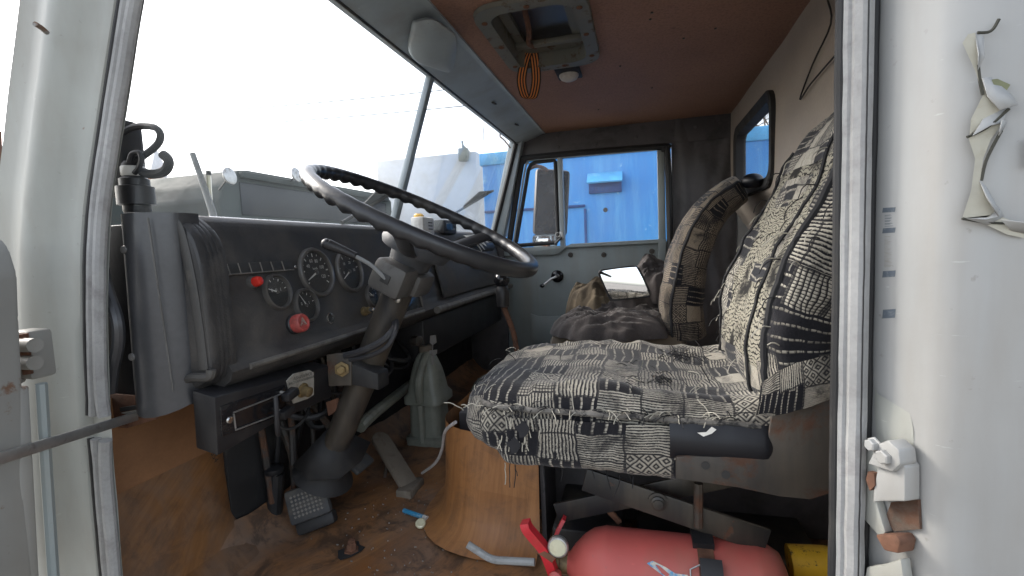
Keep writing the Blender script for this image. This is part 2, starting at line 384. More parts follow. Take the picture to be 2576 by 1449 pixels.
def fabric(name, dark=1.0, seed=0.0, light=(.47, .44, .37), black=(.013, .013, .016)):
    """patchwork weave: every patch one of six woven patterns; UV is in metres on the cloth"""
    t = NT(name)
    uvw = t.n('ShaderNodeVectorMath', operation='ADD'); t.l(t.tc.outputs['UV'], uvw.inputs[0])
    wv = t.n('ShaderNodeTexNoise'); wv.inputs['Scale'].default_value = 9; wv.inputs['Detail'].default_value = 3
    t.l(t.tc.outputs['UV'], wv.inputs['Vector'])
    sc = t.n('ShaderNodeVectorMath', operation='MULTIPLY_ADD'); t.l(wv.outputs['Color'], sc.inputs[0]); sc.inputs[1].default_value = (.034, .034, 0); sc.inputs[2].default_value = (seed, seed*.7, 0)
    t.l(sc.outputs[0], uvw.inputs[1])
    s_ = t.n('ShaderNodeSeparateXYZ'); t.l(uvw.outputs[0], s_.inputs[0]); U_, V_ = s_.outputs[0], s_.outputs[1]
    col_ = t.m('FLOOR', t.m('DIVIDE', U_, .078))
    w1 = t.n('ShaderNodeTexWhiteNoise', noise_dimensions='1D'); t.l(col_, w1.inputs['W'])
    Vs = t.m('ADD', V_, t.m('MULTIPLY', w1.outputs[0], .19))
    row = t.m('FLOOR', t.m('DIVIDE', Vs, .056))
    cb = t.n('ShaderNodeCombineXYZ'); t.l(col_, cb.inputs[0]); t.l(row, cb.inputs[1])
    w2 = t.n('ShaderNodeTexWhiteNoise', noise_dimensions='2D'); t.l(cb.outputs[0], w2.inputs['Vector']); r = w2.outputs[0]
    def fr(a, p): return t.m('FRACT', t.m('DIVIDE', a, p))
    def tri(a, p): return t.m('ABSOLUTE', t.m('SUBTRACT', fr(a, p), .5))
    gt = lambda a, b: t.m('GREATER_THAN', a, b)
    sg = lambda a, b, w=.16: t.ramp(a, b-w, b+w)
    thr = t.noise(260, 2, .6, t.tc.outputs['UV'])
    p_black = t.m('MULTIPLY', sg(fr(U_, .021), .82, .06), sg(t.m('ADD', fr(V_, .007), thr), .75))
    p_vs = sg(t.m('ADD', fr(U_, .0068), t.m('MULTIPLY', t.m('SUBTRACT', thr, .5), 1.1)), .50)
    p_hs = sg(t.m('ADD', fr(V_, .0050), t.m('MULTIPLY', t.m('SUBTRACT', thr, .5), 1.1)), .45)
    dd = t.m('ADD', tri(U_, .030), tri(Vs, .027))
    p_di = sg(t.m('ABSOLUTE', t.m('SUBTRACT', t.m('FRACT', t.m('MULTIPLY', dd, 3.0)), .5)), .22)
    p_gr = t.m('MULTIPLY', sg(t.m('ADD', fr(U_, .0066), t.m('MULTIPLY', t.m('SUBTRACT', thr, .5), .6)), .30), sg(fr(V_, .0072), .34))
    p_pl = sg(t.m('ADD', fr(V_, .004), thr), .55)
    acc = p_black
    for thv, p in ((.34, p_vs), (.52, p_hs), (.64, p_di), (.78, p_gr), (.91, p_pl)):
        k = gt(r, thv); acc = t.m('ADD', t.m('MULTIPLY', acc, t.m('SUBTRACT', 1.0, k)), t.m('MULTIPLY', p, k))
    # dark borders between patches
    bd = t.m('MAXIMUM', gt(fr(U_, .078), .95), gt(fr(Vs, .056), .94))
    acc = t.m('MULTIPLY', acc, t.m('SUBTRACT', 1.0, t.m('MULTIPLY', bd, .85)))
    worn = t.noise(11, 8, .75, t.tc.outputs['UV'], .5)
    acc = t.m('MULTIPLY', acc, t.ramp(worn, .36, .52, .12, 1.0))
    acc = t.m('MAXIMUM', acc, t.m('MULTIPLY', gt(worn, .64), t.ramp(thr, .35, .6, .3, 1)))
    grime = t.noise(4, 5, .6, t.tc.outputs['UV'])
    lt = t.mix(t.ramp(grime, .4, .75, 0, .7), tuple(c*dark for c in light), tuple(c*dark*.55 for c in (.50, .42, .33)))
    lt = t.mix(t.ramp(thr, .3, .7, .0, .45), lt, tuple(c*dark*.4 for c in light))
    t.set(col=t.mix(acc, tuple(c*dark for c in black), lt), rough=.92, spec=.15, sheen=.15)
    t.bump(t.m('ADD', t.m('MULTIPLY', acc, .7), t.m('MULTIPLY', thr, .6)), .6, .0022)
    return t.mat
M['fabric'] = fabric('patchwork_seat_cover', 1.0, 0.0)
M['fabric_shaded'] = fabric('brownish_shaded_seat_cover', 1.0, 3.3, (.30, .245, .18))  # brownish, darker copy of the cover with the far seat's shade put in
def ladder(name):
    t = NT(name)
    s_ = t.n('ShaderNodeSeparateXYZ'); nz = t.noise(14, 4, .6, t.tc.outputs['UV']); t.l(t.tc.outputs['UV'], s_.inputs[0])
    a = t.m('FRACT', t.m('ADD', t.m('DIVIDE', s_.outputs[0], .009), t.m('MULTIPLY', nz, 9.0)))
    thr = t.noise(300, 2, .6, t.tc.outputs['UV'])
    k = t.m('GREATER_THAN', t.m('ADD', a, t.m('MULTIPLY', thr, .3)), .45)
    big = t.ramp(t.noise(9, 4, .6, t.tc.outputs['UV'], .6), .38, .48)
    col = t.mix(t.m('MULTIPLY', k, big), (.03, .029, .028), t.mix(thr, (.16, .15, .12), (.42, .395, .32)))
    t.set(col=col, rough=.95, spec=.1); t.bump(k, .7, .003); return t.mat
M['ladder'] = ladder('torn_ribbed_lining')

t = NT('crumpled_dark_cloth')
n1 = t.noise(5, 5); n2 = t.noise(420, 2)
c = t.mix(t.ramp(n1, .3, .7), (.045, .042, .043), (.12, .105, .10)); c = t.mix(t.ramp(n2, .4, .7, 0, .4), c, (.02, .019, .02))
t.set(col=c, rough=.95, spec=.1, sheen=.2); t.bump(t.m('ADD', t.noise(26, 4, .5, None, 1.5), t.m('MULTIPLY', n2, .08)), .35, .006); M['garment'] = t.mat
t = NT('khaki_brown_cloth')
n1 = t.noise(7, 5); n2 = t.noise(420, 2)
c = t.mix(t.ramp(n1, .35, .7), (.07, .058, .045), (.20, .16, .11)); c = t.mix(t.ramp(n2, .4, .7, 0, .4), c, (.03, .026, .02))
t.set(col=c, rough=.95, spec=.1); t.bump(t.noise(24, 4, .5, None, 1.5), .35, .006); M['garment2'] = t.mat

def glass(name, dirt_lo, dirt_hi, dcol=(.75, .76, .76), tint=(1, 1, 1), film=.05, trans=True):
    """thin pane: clear, Fresnel-reflecting, with a film of dust that scatters light"""
    t = NT(name); t.t.nodes.remove(t.b)
    tr = t.n('ShaderNodeBsdfTransparent'); tr.inputs[0].default_value = (*tint, 1)
    gl = t.n('ShaderNodeBsdfGlossy'); gl.inputs['Roughness'].default_value = .03
    fr = t.n('ShaderNodeFresnel'); fr.inputs[0].default_value = 1.10
    a = t.n('ShaderNodeMixShader'); t.l(t.m('MULTIPLY', fr.outputs[0], .35), a.inputs[0]); t.l(tr.outputs[0], a.inputs[1]); t.l(gl.outputs[0], a.inputs[2])
    df = t.n('ShaderNodeBsdfDiffuse'); df.inputs[0].default_value = (*dcol, 1)
    tl = t.n('ShaderNodeBsdfTranslucent'); tl.inputs[0].default_value = (*dcol, 1)
    s_ = t.n('ShaderNodeMixShader'); s_.inputs[0].default_value = .6; t.l(df.outputs[0], s_.inputs[1]); t.l(tl.outputs[0], s_.inputs[2])
    n1 = t.noise(4, 7, .65, t.mapping((1, 1, .45)), .3); n2 = t.noise(90, 3, .7)
    k = t.m('ADD', t.ramp(n1, .35, .75, dirt_lo, dirt_hi), t.ramp(n2, .62, .75, 0, film))
    b_ = t.n('ShaderNodeMixShader'); t.l(k, b_.inputs[0]); t.l(a.outputs[0], b_.inputs[1]); t.l(s_.outputs[0], b_.inputs[2])
    t.l(b_.outputs[0], t.out.inputs[0]); return t.mat
M['windshield'] = glass('dusty_windshield_glass', .016, .032, (.58, .66, .70), film=.012)
M['sideglass'] = glass('dusty_side_glass', .02, .09, film=.10)
M['rearglass'] = glass('rear_glass', .02, .05, film=.0)
M['dialglass'] = glass('dial_glass', .005, .05, (.5, .48, .42), film=0)
t = NT('mirror_silver'); t.set(col=(.86, .88, .9), metal=1.0, rough=.03); M['mirror'] = t.mat
M['ground'] = paint('packed_dirt_ground', (.20, .18, .155), .95, var=.3, scale=.8, dirt=(.12, .11, .10), dscale=.4, bump=.4, bscale=12)

# ================================================================== SETTING
g = MB(); g.add([(-400, -400, -1.25), (400, -400, -1.25), (400, 400, -1.25), (-400, 400, -1.25)], [(0, 1, 2, 3)])
o = g.build('ground', M['ground'], smooth=0); o['kind'] = 'structure'

# ================================================================== TRUCK CAB SHELL
cab = thing('truck_cab', 'grey truck cab seen through its open driver door, brown ceiling inside', 'truck cab', (-.2, 1.0, -.05))
ZC, YP, XR = 1.305, 2.0, .44        # ceiling height, passenger wall, rear wall
# floor pan with worn linoleum, rising to the front in a cove
def floorz(x, y):
    z = .012*noise.noise(Vector((x*5, y*5, .3)))+.006*noise.noise(Vector((x*16, y*16, 4)))
    e = max(0, (-.86-x)/.095); return z+.07*e*e
NX, NY = 60, 70
vs_, fs = [], []
for i in range(NX+1):
    x = -.955+1.53*i/NX
    for j in range(NY+1):
        y = .03+1.97*j/NY
        z = floorz(x, y)
        vs_.append((x, y, z))
for i in range(NX):
    for j in range(NY):
        a = i*(NY+1)+j; fs.append((a, a+NY+1, a+NY+2, a+1))
fl = MB(); fl.add(vs_, fs); fl.planar(lambda p: (p.x, p.y)); fl.build('floor_linoleum', M['lino_floor'], cab)
MB().box2((-1.02, .0, -.14), (.62, 2.03, -.03), .008).build('floor_pan', M['darksteel'], cab)
# ceiling with the hatch opening
HX0, HX1, HY0, HY1 = -.375, -.145, .635, 1.04
c_ = MB()
xs = [-.492, HX0, HX1, .47]; ys = [-.02, HY0, HY1, 2.03]
for i in range(3):
    for j in range(3):
        if i == 1 and j == 1: continue
        c_.add([(xs[i], ys[j], ZC), (xs[i+1], ys[j], ZC), (xs[i+1], ys[j+1], ZC), (xs[i], ys[j+1], ZC)], [(0, 1, 2, 3)])
c_.build('roof_lining', M['hardboard'], cab, smooth=0)
rs = MB()
for i in range(3):
    for j in range(3):
        if i == 1 and j == 1: continue
        rs.box2((xs[i]-(.12 if i == 0 else -.0005), ys[j]+.0005, ZC+.006), (xs[i+1], ys[j+1], ZC+.05))
rs.build('roof_shell', M['body'], cab, smooth=0)
for q in ((1640, 30), (1636, 47), (1640, 220), (1560, 165), (1720, 95), (1505, 275), (1800, 70)):
    p = at(*q, z=ZC); MB().lathe([(.004, -.001), (.0035, -.003), (.001, -.004)], p, (0, 0, 1), 8).build('ceiling_screw', M['blackmetal'], cab)
# roof hatch
hx, hy = (HX0+HX1)/2, (HY0+HY1)/2
hf = MB()
outer = rrect(.30, .475, .07); inner = rrect(.215, .385, .05)
zf = ZC-.012
rings = [[(hx+a, hy+b, ZC-.001) for a, b in outer], [(hx+a*.985, hy+b*.99, zf) for a, b in outer], [(hx+a*1.02, hy+b*1.01, zf) for a, b in inner], [(hx+a, hy+b, ZC+.10) for a, b in inner]]
hf.loft(rings, True)
hatch = hf.build('roof_hatch', M['hatchgrey'], cab)
for a, b in ((-.125, -.16), (-.125, 0), (-.125, .16), (.125, -.16), (.125, 0), (.125, .16), (0, -.21), (0.03, .21), (-.06, .21)):
    MB().lathe([(.008, 0), (.008, -.002), (.004, -.004), (.001, -.0045)], (hx+a, hy+b, zf), (0, 0, 1), 10).build('hatch_screw', M['rust'], hatch)
MB().box2((hx-.12, hy-.21, ZC+.098), (hx+.12, hy+.21, ZC+.112)).build('hatch_cover', M['blackgloss'], hatch)
for yy, zz in ((HY1-.10, 1.330),): MB().box((hx, yy, zz), (.21, .028, .016), .004).build('hatch_crossbar', M['hatchgrey'], hatch)
MB().tube(bez([(hx-.03, HY0+.10, 1.35), (hx-.04, hy, 1.325), (hx-.055, hy+.06, 1.318), (hx-.05, HY1-.07, 1.335)]), .008, 8).build('hatch_lever', M['rust'], hatch)
fo, fi = rrect(.205, .37, .045), rrect(.15, .30, .03)
MB().loft([[(hx+a, hy+b, 1.352) for a, b in fo], [(hx+a, hy+b, 1.336) for a, b in fo], [(hx+a, hy+b, 1.336) for a, b in fi], [(hx+a, hy+b, 1.352) for a, b in fi]], True).build('hatch_inner_frame', M['hatchgrey'], hatch)
MB().prism([(hx+a, hy+b, 1.350) for a, b in fi], (0, 0, .004)).build('hatch_panel', M['column_case'], hatch, smooth=0)
# ceiling lamp
lp = at(1430, 178, z=ZC)
l_ = MB(); l_.box((lp.x, lp.y, ZC-.006), (.085, .115, .012), .004); lam = l_.build('ceiling_lamp', M['rubber'], cab)
MB().lathe([(.034, 0), (.034, -.006), (.028, -.016), (.016, -.022), (.002, -.024)], (lp.x, lp.y+.008, ZC-.010), (0, 0, 1), 24).build('lamp_cover', M['lamp_white'], lam)
# windshield plane: x = -.787 + .31 (z - .779)
def wx(z): return -.787+.31*(z-.779)
# header between windshield and ceiling
prof = [(-.655, 1.262), (-.637, 1.258), (-.618, 1.262), (-.58, 1.272), (-.535, 1.287), (-.500, 1.300), (-.488, 1.303), (-.480, 1.300), (-.478, 1.310), (-.60, 1.345), (-.66, 1.30)]
MB().loft([[(x, y, z) for x, z in prof] for y in (-.02, .4, .9, 1.4, 2.02)], True, True).build('windshield_header', M['cabgrey'], cab)
for yy in (.62, 1.30, 1.66):
    MB().lathe([(.016, 0), (.014, -.003), (.003, -.004)], (-.555, yy, 1.2806), (.35, 0, .94), 14).build('header_plug', M['rubber'], cab)
# windshield: two panes, dividing bar, lower rubber
YD0, YD1 = .825, .895
for y0, y1 in ((.015, .845), (.875, 1.965)):
    p = MB(); z0, z1 = .784, 1.262
    a = [(wx(z0), y0, z0), (wx(z0), y1, z0), (wx(z1), y1, z1), (wx(z1), y0, z1)]
    p.prism(a, (-.005, 0, .0016)); p.build('windshield_pane', M['windshield'], cab, smooth=0)
MB().prism([(wx(.76)+.006, .838, .76), (wx(.76)+.006, .868, .76), (wx(1.27)+.006, .908, 1.27), (wx(1.27)+.006, .880, 1.27)], (-.02, 0, .006), bev=.003).build('windshield_divider', M['cabgrey'], cab)
# A pillar on the passenger side
pp = [(-.81, .76), (-.725, .76), (-.585, 1.31), (-.66, 1.31)]
MB().prism([(x, 1.955, z) for x, z in pp], (0, .09, 0), bev=.010).build('passenger_front_pillar', M['cabgrey'], cab)
MB().tube([(wx(.77)+.008, 1.952, .77), (wx(1.255)+.008, 1.952, 1.255)], .012, 8).build('windshield_rubber', M['rubber'], cab)
MB().tube([(-.835, .12, .782), (-.835, 1.95, .782)], .008, 8).build('windshield_rubber', M['rubber'], cab)
MB().tube([(wx(1.262)+.004, .02, 1.262), (wx(1.262)+.004, 1.95, 1.262)], .006, 8).build('windshield_rubber', M['blackmetal'], cab)
# front wall under the dash
fw_ = MB(); fw_.box2((-1.0, .30, -.03), (-.962, 2.03, .79), .003); fw_.build('front_wall', M['rubber'], cab)
MB().box2((-1.0, 0.09, .70), (-.84, 2.03, .772), .006).build('windshield_sill', M['cabgrey'], cab)
# kick panel: brown sheet over linoleum, in the driver's corner
def sheet(pts, thick, mat, name, uv=lambda p: (p.y, p.z), bev=0):
    m_ = MB(); m_.prism(pts, thick, 0, bev); m_.planar(uv); return m_.build(name, mat, cab, smooth=0)
MB().box2((-1.10, .052, -.05), (-.965, .066, .46)).build('corner_wall', M['vinyl_wall'], cab, smooth=0)
sheet([(-.955, .02, .465), (-.955, .285, .40), (-.955, .272, .27), (-.955, .03, .272), ], (-.006, 0, 0), M['cardboard'], 'kick_panel_sheet')
lw = MB(); rg = []
for i, yy in enumerate((.0, .06, .12, .18, .24, .29, .325, .345)):
    bend = .05*max(0, (yy-.27)/.075)**2
    rg.append([(-.962-bend+.0, yy, .36), (-.961-bend, yy, .20), (-.955-bend, yy, .10), (-.935-bend, yy, .045), (-.88-bend, yy, .008)])
lw.loft(rg, False); lw.planar(lambda p: (p.y, p.z+p.x*.5)); lw.build('kick_panel_linoleum', M['lino_wall'], cab)
tm = frame(at(531, 1128, x=-.9535), (0, .28, -.96), (0, .96, .28))
text_mesh('ВО 10354', .018, tm, M['print'], cab, 'printed_code')
# passenger side: valance above the door, lining behind the door
MB().box2((-.665, YP, 1.19), (.445, YP+.04, 1.312), .004).build('door_valance', M['vinyl_wall'], cab)
for q in ((1404, 370), (1402, 342), (1500, 325), (1600, 345), (1500, 362), (1690, 330), (1750, 318), (1812, 308)):
    p = at(*q, y=YP); MB().lathe([(.010, 0), (.009, -.004), (.003, -.006)], p, (0, 1, 0), 12).build('trim_screw', M['vinyl_wall'], cab)
# vinyl lining behind the passenger door, loosely hung
rg = []
for i in range(31):
    x = .165+.30*i/30; row = []
    for j in range(41):
        z = .15+1.155*j/40
        d = .014*noise.noise(Vector((x*9+z*1.5, z*2.2, 1.7)))+.010*noise.noise(Vector((x*24, z*5, 9.1)))
        d += .012*math.exp(-((x-.21-.06*(1.2-z))/.022)**2)
        row.append((x, YP+.004-max(-.012, d), z))
    rg.append(row)
MB().loft(rg, False).build('side_lining', M['vinyl_wall'], cab)
MB().box2((.162, YP+.022, .0), (.47, YP+.04, 1.33)).build('passenger_rear_pillar', M['body'], cab, smooth=0)
MB().box2((-.72, YP+.012, -.05), (.162, YP+.04, .055)).build('passenger_door_sill', M['doorgrey'], cab, smooth=0)
MB().box2((-1.0, YP+.005, -.03), (-.737, YP+.04, .775), .004).build('passenger_kick_wall', M['vinyl_wall'], cab)
MB().box2((.47, YP+.01, -.03), (.60, YP+.04, .86)).build('side_shell', M['body'], cab, smooth=0)
# rear wall with its window opening
WY0, WY1, WZ0, WZ1 = 1.245, 1.845, .895, 1.175
def rwx(y, z):
    d = .006*noise.noise(Vector((y*4, z*3, 2.2)))
    if z < .86: d += min(1, (.86-z)/.18)*.12
    return XR+d
ys = [-.02+.04*k for k in range(31)]+[WY0, 1.4, 1.55, 1.7, WY1, 1.93, 2.01]; ys = sorted(set([y for y in ys if y <= WY0]+[WY0, 1.35, 1.45, 1.55, 1.65, 1.75, WY1, 1.93, 2.01]))
zs = sorted([-.03+.06*k for k in range(14)]+[.80, .86, WZ0, .95, 1.0, 1.06, 1.12, WZ1, 1.22, 1.26, 1.31])
rw = MB(); idx = {}
for i, y in enumerate(ys):
    for j, z in enumerate(zs): idx[i, j] = len(rw.v); rw.v.append(Vector((rwx(y, z), y, z)))
for i in range(len(ys)-1):
    for j in range(len(zs)-1):
        ym, zm = (ys[i]+ys[i+1])/2, (zs[j]+zs[j+1])/2
        if WY0 < ym < WY1 and WZ0 < zm < WZ1: continue
        rw.f.append((idx[i, j], idx[i+1, j], idx[i+1, j+1], idx[i, j+1])); rw.m.append(0)
rear = rw.build('rear_wall', M['rear_vinyl'], cab)
rwm = MB()
for lo, hi in (((.462, -.03, .86), (.474, WY0, 1.36)), ((.462, WY1, .86), (.474, 2.04, 1.36)), ((.585, -.03, -.03), (.60, 2.04, .86)), ((.462, WY0, WZ1), (.474, WY1, 1.36)), ((.462, WY0, .86), (.474, WY1, WZ0)), ((.474, -.03, .845), (.60, 2.04, .86))):
    rwm.box2(lo, hi)
rwm.build('rear_shell', M['body'], cab, smooth=0)
wc = Vector((XR, (WY0+WY1)/2, (WZ0+WZ1)/2))
ol, il = rrect(WY1-WY0+.05, WZ1-WZ0+.05, .07), rrect(WY1-WY0-.035, WZ1-WZ0-.035, .045)
MB().loft([[(XR+.03, wc.y+a, wc.z+b) for a, b in ol], [(XR-.012, wc.y+a, wc.z+b) for a, b in ol], [(XR-.016, wc.y+a*.985, wc.z+b*.97) for a, b in ol], [(XR-.010, wc.y+a*1.02, wc.z+b*1.03) for a, b in il], [(XR+.03, wc.y+a, wc.z+b) for a, b in il]], True).build('rear_window_rubber', M['rubber'], cab)
MB().prism([(XR+.02, wc.y+a*1.04, wc.z+b*1.04) for a, b in il], (.004, 0, 0)).build('rear_window_glass', M['rearglass'], cab, smooth=0)
MB().tube(bez([at(2082, 0, x=.436), at(2090, 60, x=.434), at(2045, 160, x=.434), at(2012, 250, x=.434), at(2040, 210, x=.434), at(2118, 120, x=.434)]), .0022, 6).build('lining_seam', M['rubber'], cab)

# driver side: front door pillar, swept along the pillar's line (z, x of the inner edge)
pil = [(1.42, -.585), (1.25, -.65), (1.09, -.712), (.908, -.781), (.77, -.832), (.62, -.858), (.5, -.873), (.40, -.882), (.16, -.894), (-.10, -.90)]
sec = [(.080, .045), (.012, .009), (.0, .006), (.040, .004), (.046, -.006), (.056, -.009), (.074, -.010), (.088, -.020), (.106, -.036), (.124, -.041), (.142, -.036), (.165, -.034), (.190, -.040), (.203, -.030), (.205, .03), (.14, .05)]
pb = [Vector(p) for p in pil]
zz = [1.42-1.52*k/44 for k in range(45)]
def pilx(z):
    for (z1, x1), (z0, x0) in zip(pil[:-1], pil[1:]):
        if z0 <= z <= z1: return x0+(x1-x0)*(z-z0)/(z1-z0)
    return pil[-1][1]
def smx(z): return sum(pilx(z+d) for d in (-.06, -.03, 0, .03, .06))/5
MB().loft([[(smx(z)-a, y+.0015*noise.noise(Vector((a*40, z*9, 1))), z) for a, y in sec] for z in zz], True, True).build('driver_front_pillar', M['jamb'], cab, smooth=40)
# rubber door seal on the pillar, in two lengths with a gap for the strap
for z1, z0 in ((1.40, .447), (.405, -.08)):
    n_ = 34
    for off, r_, yy in ((.006, .0095, -.004), (.0255, .0085, -.001), (.039, .005, -.001)):
        pts = []
        for k in range(n_+1):
            z = z1+(z0-z1)*k/n_; e = .010*max(0, 1-abs(z-z0)/.03) if z0 > .3 else (.010*max(0, 1-abs(z-z1)/.03))
            pts.append((smx(z)-off+e*(.5 if off < .01 else -.2)+.0012*noise.noise(Vector((z*30, off*90, 0))), yy, z))
        MB().tube(pts, r_, 10).build('door_seal', M['seal'] if off < .03 else M['rubber'], cab)
MB().tube([at(118, 82, y=-.05), at(104, 70, y=-.06), at(88, 60, y=-.07)], .0035, 8).build('pillar_stub', M['hinge'], cab)
# driver side rear pillar: seal, shut face, outer skin
JP0, JP1 = Vector((.236, .012, 0)), Vector((.262, -.046, 0))
JN = Vector((-(JP0.y-JP1.y), -(JP1.x-JP0.x), 0)).normalized()
secB = [(.236, .07), (.204, .012), (.236, .012), (.238, .004), (.262, -.046), (.268, -.054), (.280, -.060), (.30, -.064), (.36, -.068), (.50, -.070), (.75, -.070), (.75, -.02), (.30, .03), (.25, .07)]
zz = [1.42-1.72*k/60 for k in range(61)]
def secz(z):
    out = []
    for a, y in secB:
        d = 0
        if a > .26 and y < -.05: d = .0022*noise.noise(Vector((a*9, z*5, 3)))+.0008*noise.noise(Vector((a*40, z*22, 7)))
        out.append((a, y+d, z))
    return out
MB().loft([secz(z) for z in zz], True, True).build('driver_rear_pillar', M['body'], cab, smooth=30)
for xx, r_, yy, mt in ((.2035, .0055, .003, 'rubber'), (.2085, .0055, .000, 'seal'), (.2200, .0105, -.003, 'seal'), (.2335, .0045, .004, 'rubber')):
    pts = [(xx+.0010*noise.noise(Vector((k*.8, xx*500, 0))), yy, 1.40-1.6*k/50) for k in range(51)]
    MB().tube(pts, r_, 10).build('door_seal', M[mt], cab)
MB().tube([(.2215+.0006*noise.noise(Vector((k*2.1, 0, 5))), -.0135, 1.0-.75*k/80) for k in range(81)], .0007, 5).build('seal_crack', M['rubber'], cab)
# rocker and roof rail around the door opening
MB().box2((-.90, -.02, -.20), (.20, .028, -.012), .006).build('door_sill', M['jamb'], cab)
MB().box2((-.60, -.03, 1.24), (.20, .06, 1.33), .02).build('roof_rail', M['jamb'], cab)

# shut-face sticker
def jpt(vx, vy, lift=.0008): return atp(vx, vy, JP1, JN)+JN*lift
q = [jpt(2222, 520), jpt(2258, 520), jpt(2254, 832), jpt(2214, 828)]
stk = MB(); stk.add(q, [(0, 1, 2, 3)]); so = stk.build('sticker', M['sticker'], cab, smooth=0)
for a, b in ((523, 535), (574, 587), (682, 698), (779, 801)):
    MB().add([jpt(2224, a, .0013), jpt(2256, a-2, .0013), jpt(2254, b-2, .0013), jpt(2222, b, .0013)], [(0, 1, 2, 3)]).build('sticker_bar', M['sticker_bar'], so, smooth=0)
for k in range(13):
    y0 = 541+k*2.3
    if k % 3 == 2: continue
    MB().add([jpt(2228, y0, .0012), jpt(2228+random.uniform(12, 24), y0-1, .0012), jpt(2228+random.uniform(12, 24), y0+.1, .0012), jpt(2228, y0+1.1, .0012)], [(0, 1, 2, 3)]).build('sticker_print', M['sticker_bar'], so, smooth=0)
for k in range(24):
    y0 = 595+k*3.3
    MB().add([jpt(2227, y0, .0012), jpt(2227+random.uniform(8, 24), y0-1, .0012), jpt(2227+random.uniform(8, 24), y0-.1, .0012), jpt(2227, y0+.9, .0012)], [(0, 1, 2, 3)]).build('sticker_print', M['plate'], so, smooth=0)

# peeling paint on the outer skin
YS = -.0665
def skin(vx, vy, lift=0.0):
    p = at(vx, vy, y=YS); p.y = at(vx, vy, y=YS).y-.001-lift; return p
def flake(poly, lift, inner, mat='body'):
    """curled piece of paint: polygon edge lifted off, hinge line kept on the panel"""
    m_ = MB(); pts = []; n_ = len(poly)
    c0 = sum((skin(*q) for q in poly), Vector())/n_
    vs0 = [skin(*q, lift*l*.55) for q, l in zip(poly, inner)]
    c1 = c0.copy(); c1.y -= lift*.12
    vv = vs0+[c1]; fs_ = [(k, (k+1) % n_, n_) for k in range(n_)]
    m_.add(vv, fs_); o_ = m_.build('paint_flake', [M[mat]], cab, smooth=60)
    md = o_.modifiers.new('t', 'SOLIDIFY'); md.thickness = .0009; return o_
def patch(poly, mat, lift=.0006, name='bare_patch'):
    m_ = MB(); m_.add([skin(*q, lift) for q in poly], [tuple(range(len(poly)))]); return m_.build(name, M[mat], cab, smooth=0)
patch([(2418, 110), (2432, 88), (2450, 84), (2462, 130), (2458, 160), (2470, 210), (2500, 200), (2530, 230), (2548, 262), (2500, 285), (2470, 310), (2435, 345), (2440, 300), (2470, 240), (2450, 180)], 'primer')
patch([(2432, 344), (2470, 312), (2500, 300), (2518, 312), (2490, 350), (2470, 400), (2462, 460), (2490, 490), (2506, 530), (2470, 552), (2418, 548), (2440, 480), (2450, 400)], 'primer')
patch([(2430, 548), (2500, 540), (2540, 555), (2576, 560), (2576, 600), (2530, 590), (2470, 562)], 'primer')
patch([(2470, 205), (2505, 200), (2538, 215), (2520, 240), (2490, 245)], 'flake_back', .001)
flake([(2452, 84), (2470, 95), (2462, 150), (2455, 180), (2450, 140)], .010, [0, .2, 1, .3, 1])
flake([(2462, 200), (2490, 196), (2540, 240), (2545, 268), (2500, 282), (2478, 245)], .012, [.6, .1, .2, 1, 1, .4])
flake([(2435, 345), (2470, 300), (2535, 268), (2520, 310), (2480, 318)], .009, [1, .3, 0, .1, 1])
flake([(2508, 305), (2530, 308), (2520, 330), (2500, 345)], .011, [1, .2, 0, 1])
flake([(2462, 455), (2478, 470), (2505, 525), (2498, 545), (2470, 500)], .012, [.2, .1, .4, 1, 1])
flake([(2418, 550), (2470, 552), (2500, 545), (2506, 525), (2520, 545), (2480, 566)], .010, [1, .9, .9, .4, .1, .1])
flake([(2500, 552), (2560, 560), (2590, 556), (2590, 590), (2540, 580)], .014, [.9, 1, 1, .1, 0])
patch([(2572, 350), (2600, 345), (2600, 423), (2570, 420)], 'column_case', .004, 'dark_notch')
for poly in ([(2458, 165), (2462, 200), (2470, 240)], [(2516, 330), (2480, 400), (2466, 455)], [(2430, 346), (2480, 322), (2535, 275)], [(2418, 550), (2480, 560), (2540, 562)], [(2456, 84), (2490, 80), (2510, 50)]):
    MB().tube(bez([skin(*q, .0004) for q in poly], 10), .0013, 5).build('paint_crack_shadow', M['crack'], cab)  # dark tubes draw the shadow along the cracked paint
# dent bulge beside the lock
MB().loft([[jpt(2197, 965, .0005), jpt(2206, 1060, .002), jpt(2212, 1118, .002)], [jpt(2215, 990, .003), jpt(2232, 1060, .005), jpt(2240, 1130, .003)], [jpt(2290, 1040, .0005), jpt(2300, 1080, .001), jpt(2300, 1130, .0005)]], False).build('pillar_gusset', M['jamb'], cab, smooth=60)

# ------------------------------------------------------------------ lock striker on the rear pillar
ls_root = jpt(2250, 1225, 0)
stx = thing('lock_striker', 'chipped cream door lock striker bolted to the rear pillar', 'door lock', ls_root)
ex = (JP0-JP1).normalized()*-1; ez = Vector((0, 0, 1))
def jp(vx, vy, lift=0.0): return jpt(vx, vy, lift)
poly = [(2198, 1130), (2250, 1135), (2252, 1150), (2225, 1205), (2228, 1260), (2252, 1335), (2240, 1350), (2190, 1295)]
MB().prism([jp(*q, .012) for q in poly], -JN*.010, bev=.0012).build('striker_plate', M['jamb'], stx)
poly = [(2255, 1150), (2300, 1140), (2320, 1170), (2320, 1255), (2258, 1255), (2236, 1258), (2240, 1210)]
MB().prism([jp(*q, .020) for q in poly], -JN*.018, bev=.0018).build('striker_block', M['body'], stx)
poly = [(2236, 1160), (2262, 1110), (2290, 1100), (2318, 1125), (2322, 1160), (2300, 1180)]
MB().prism([jp(*q, .026) for q in poly], -JN*.020, bev=.002).build('striker_wedge', M['body'], stx)
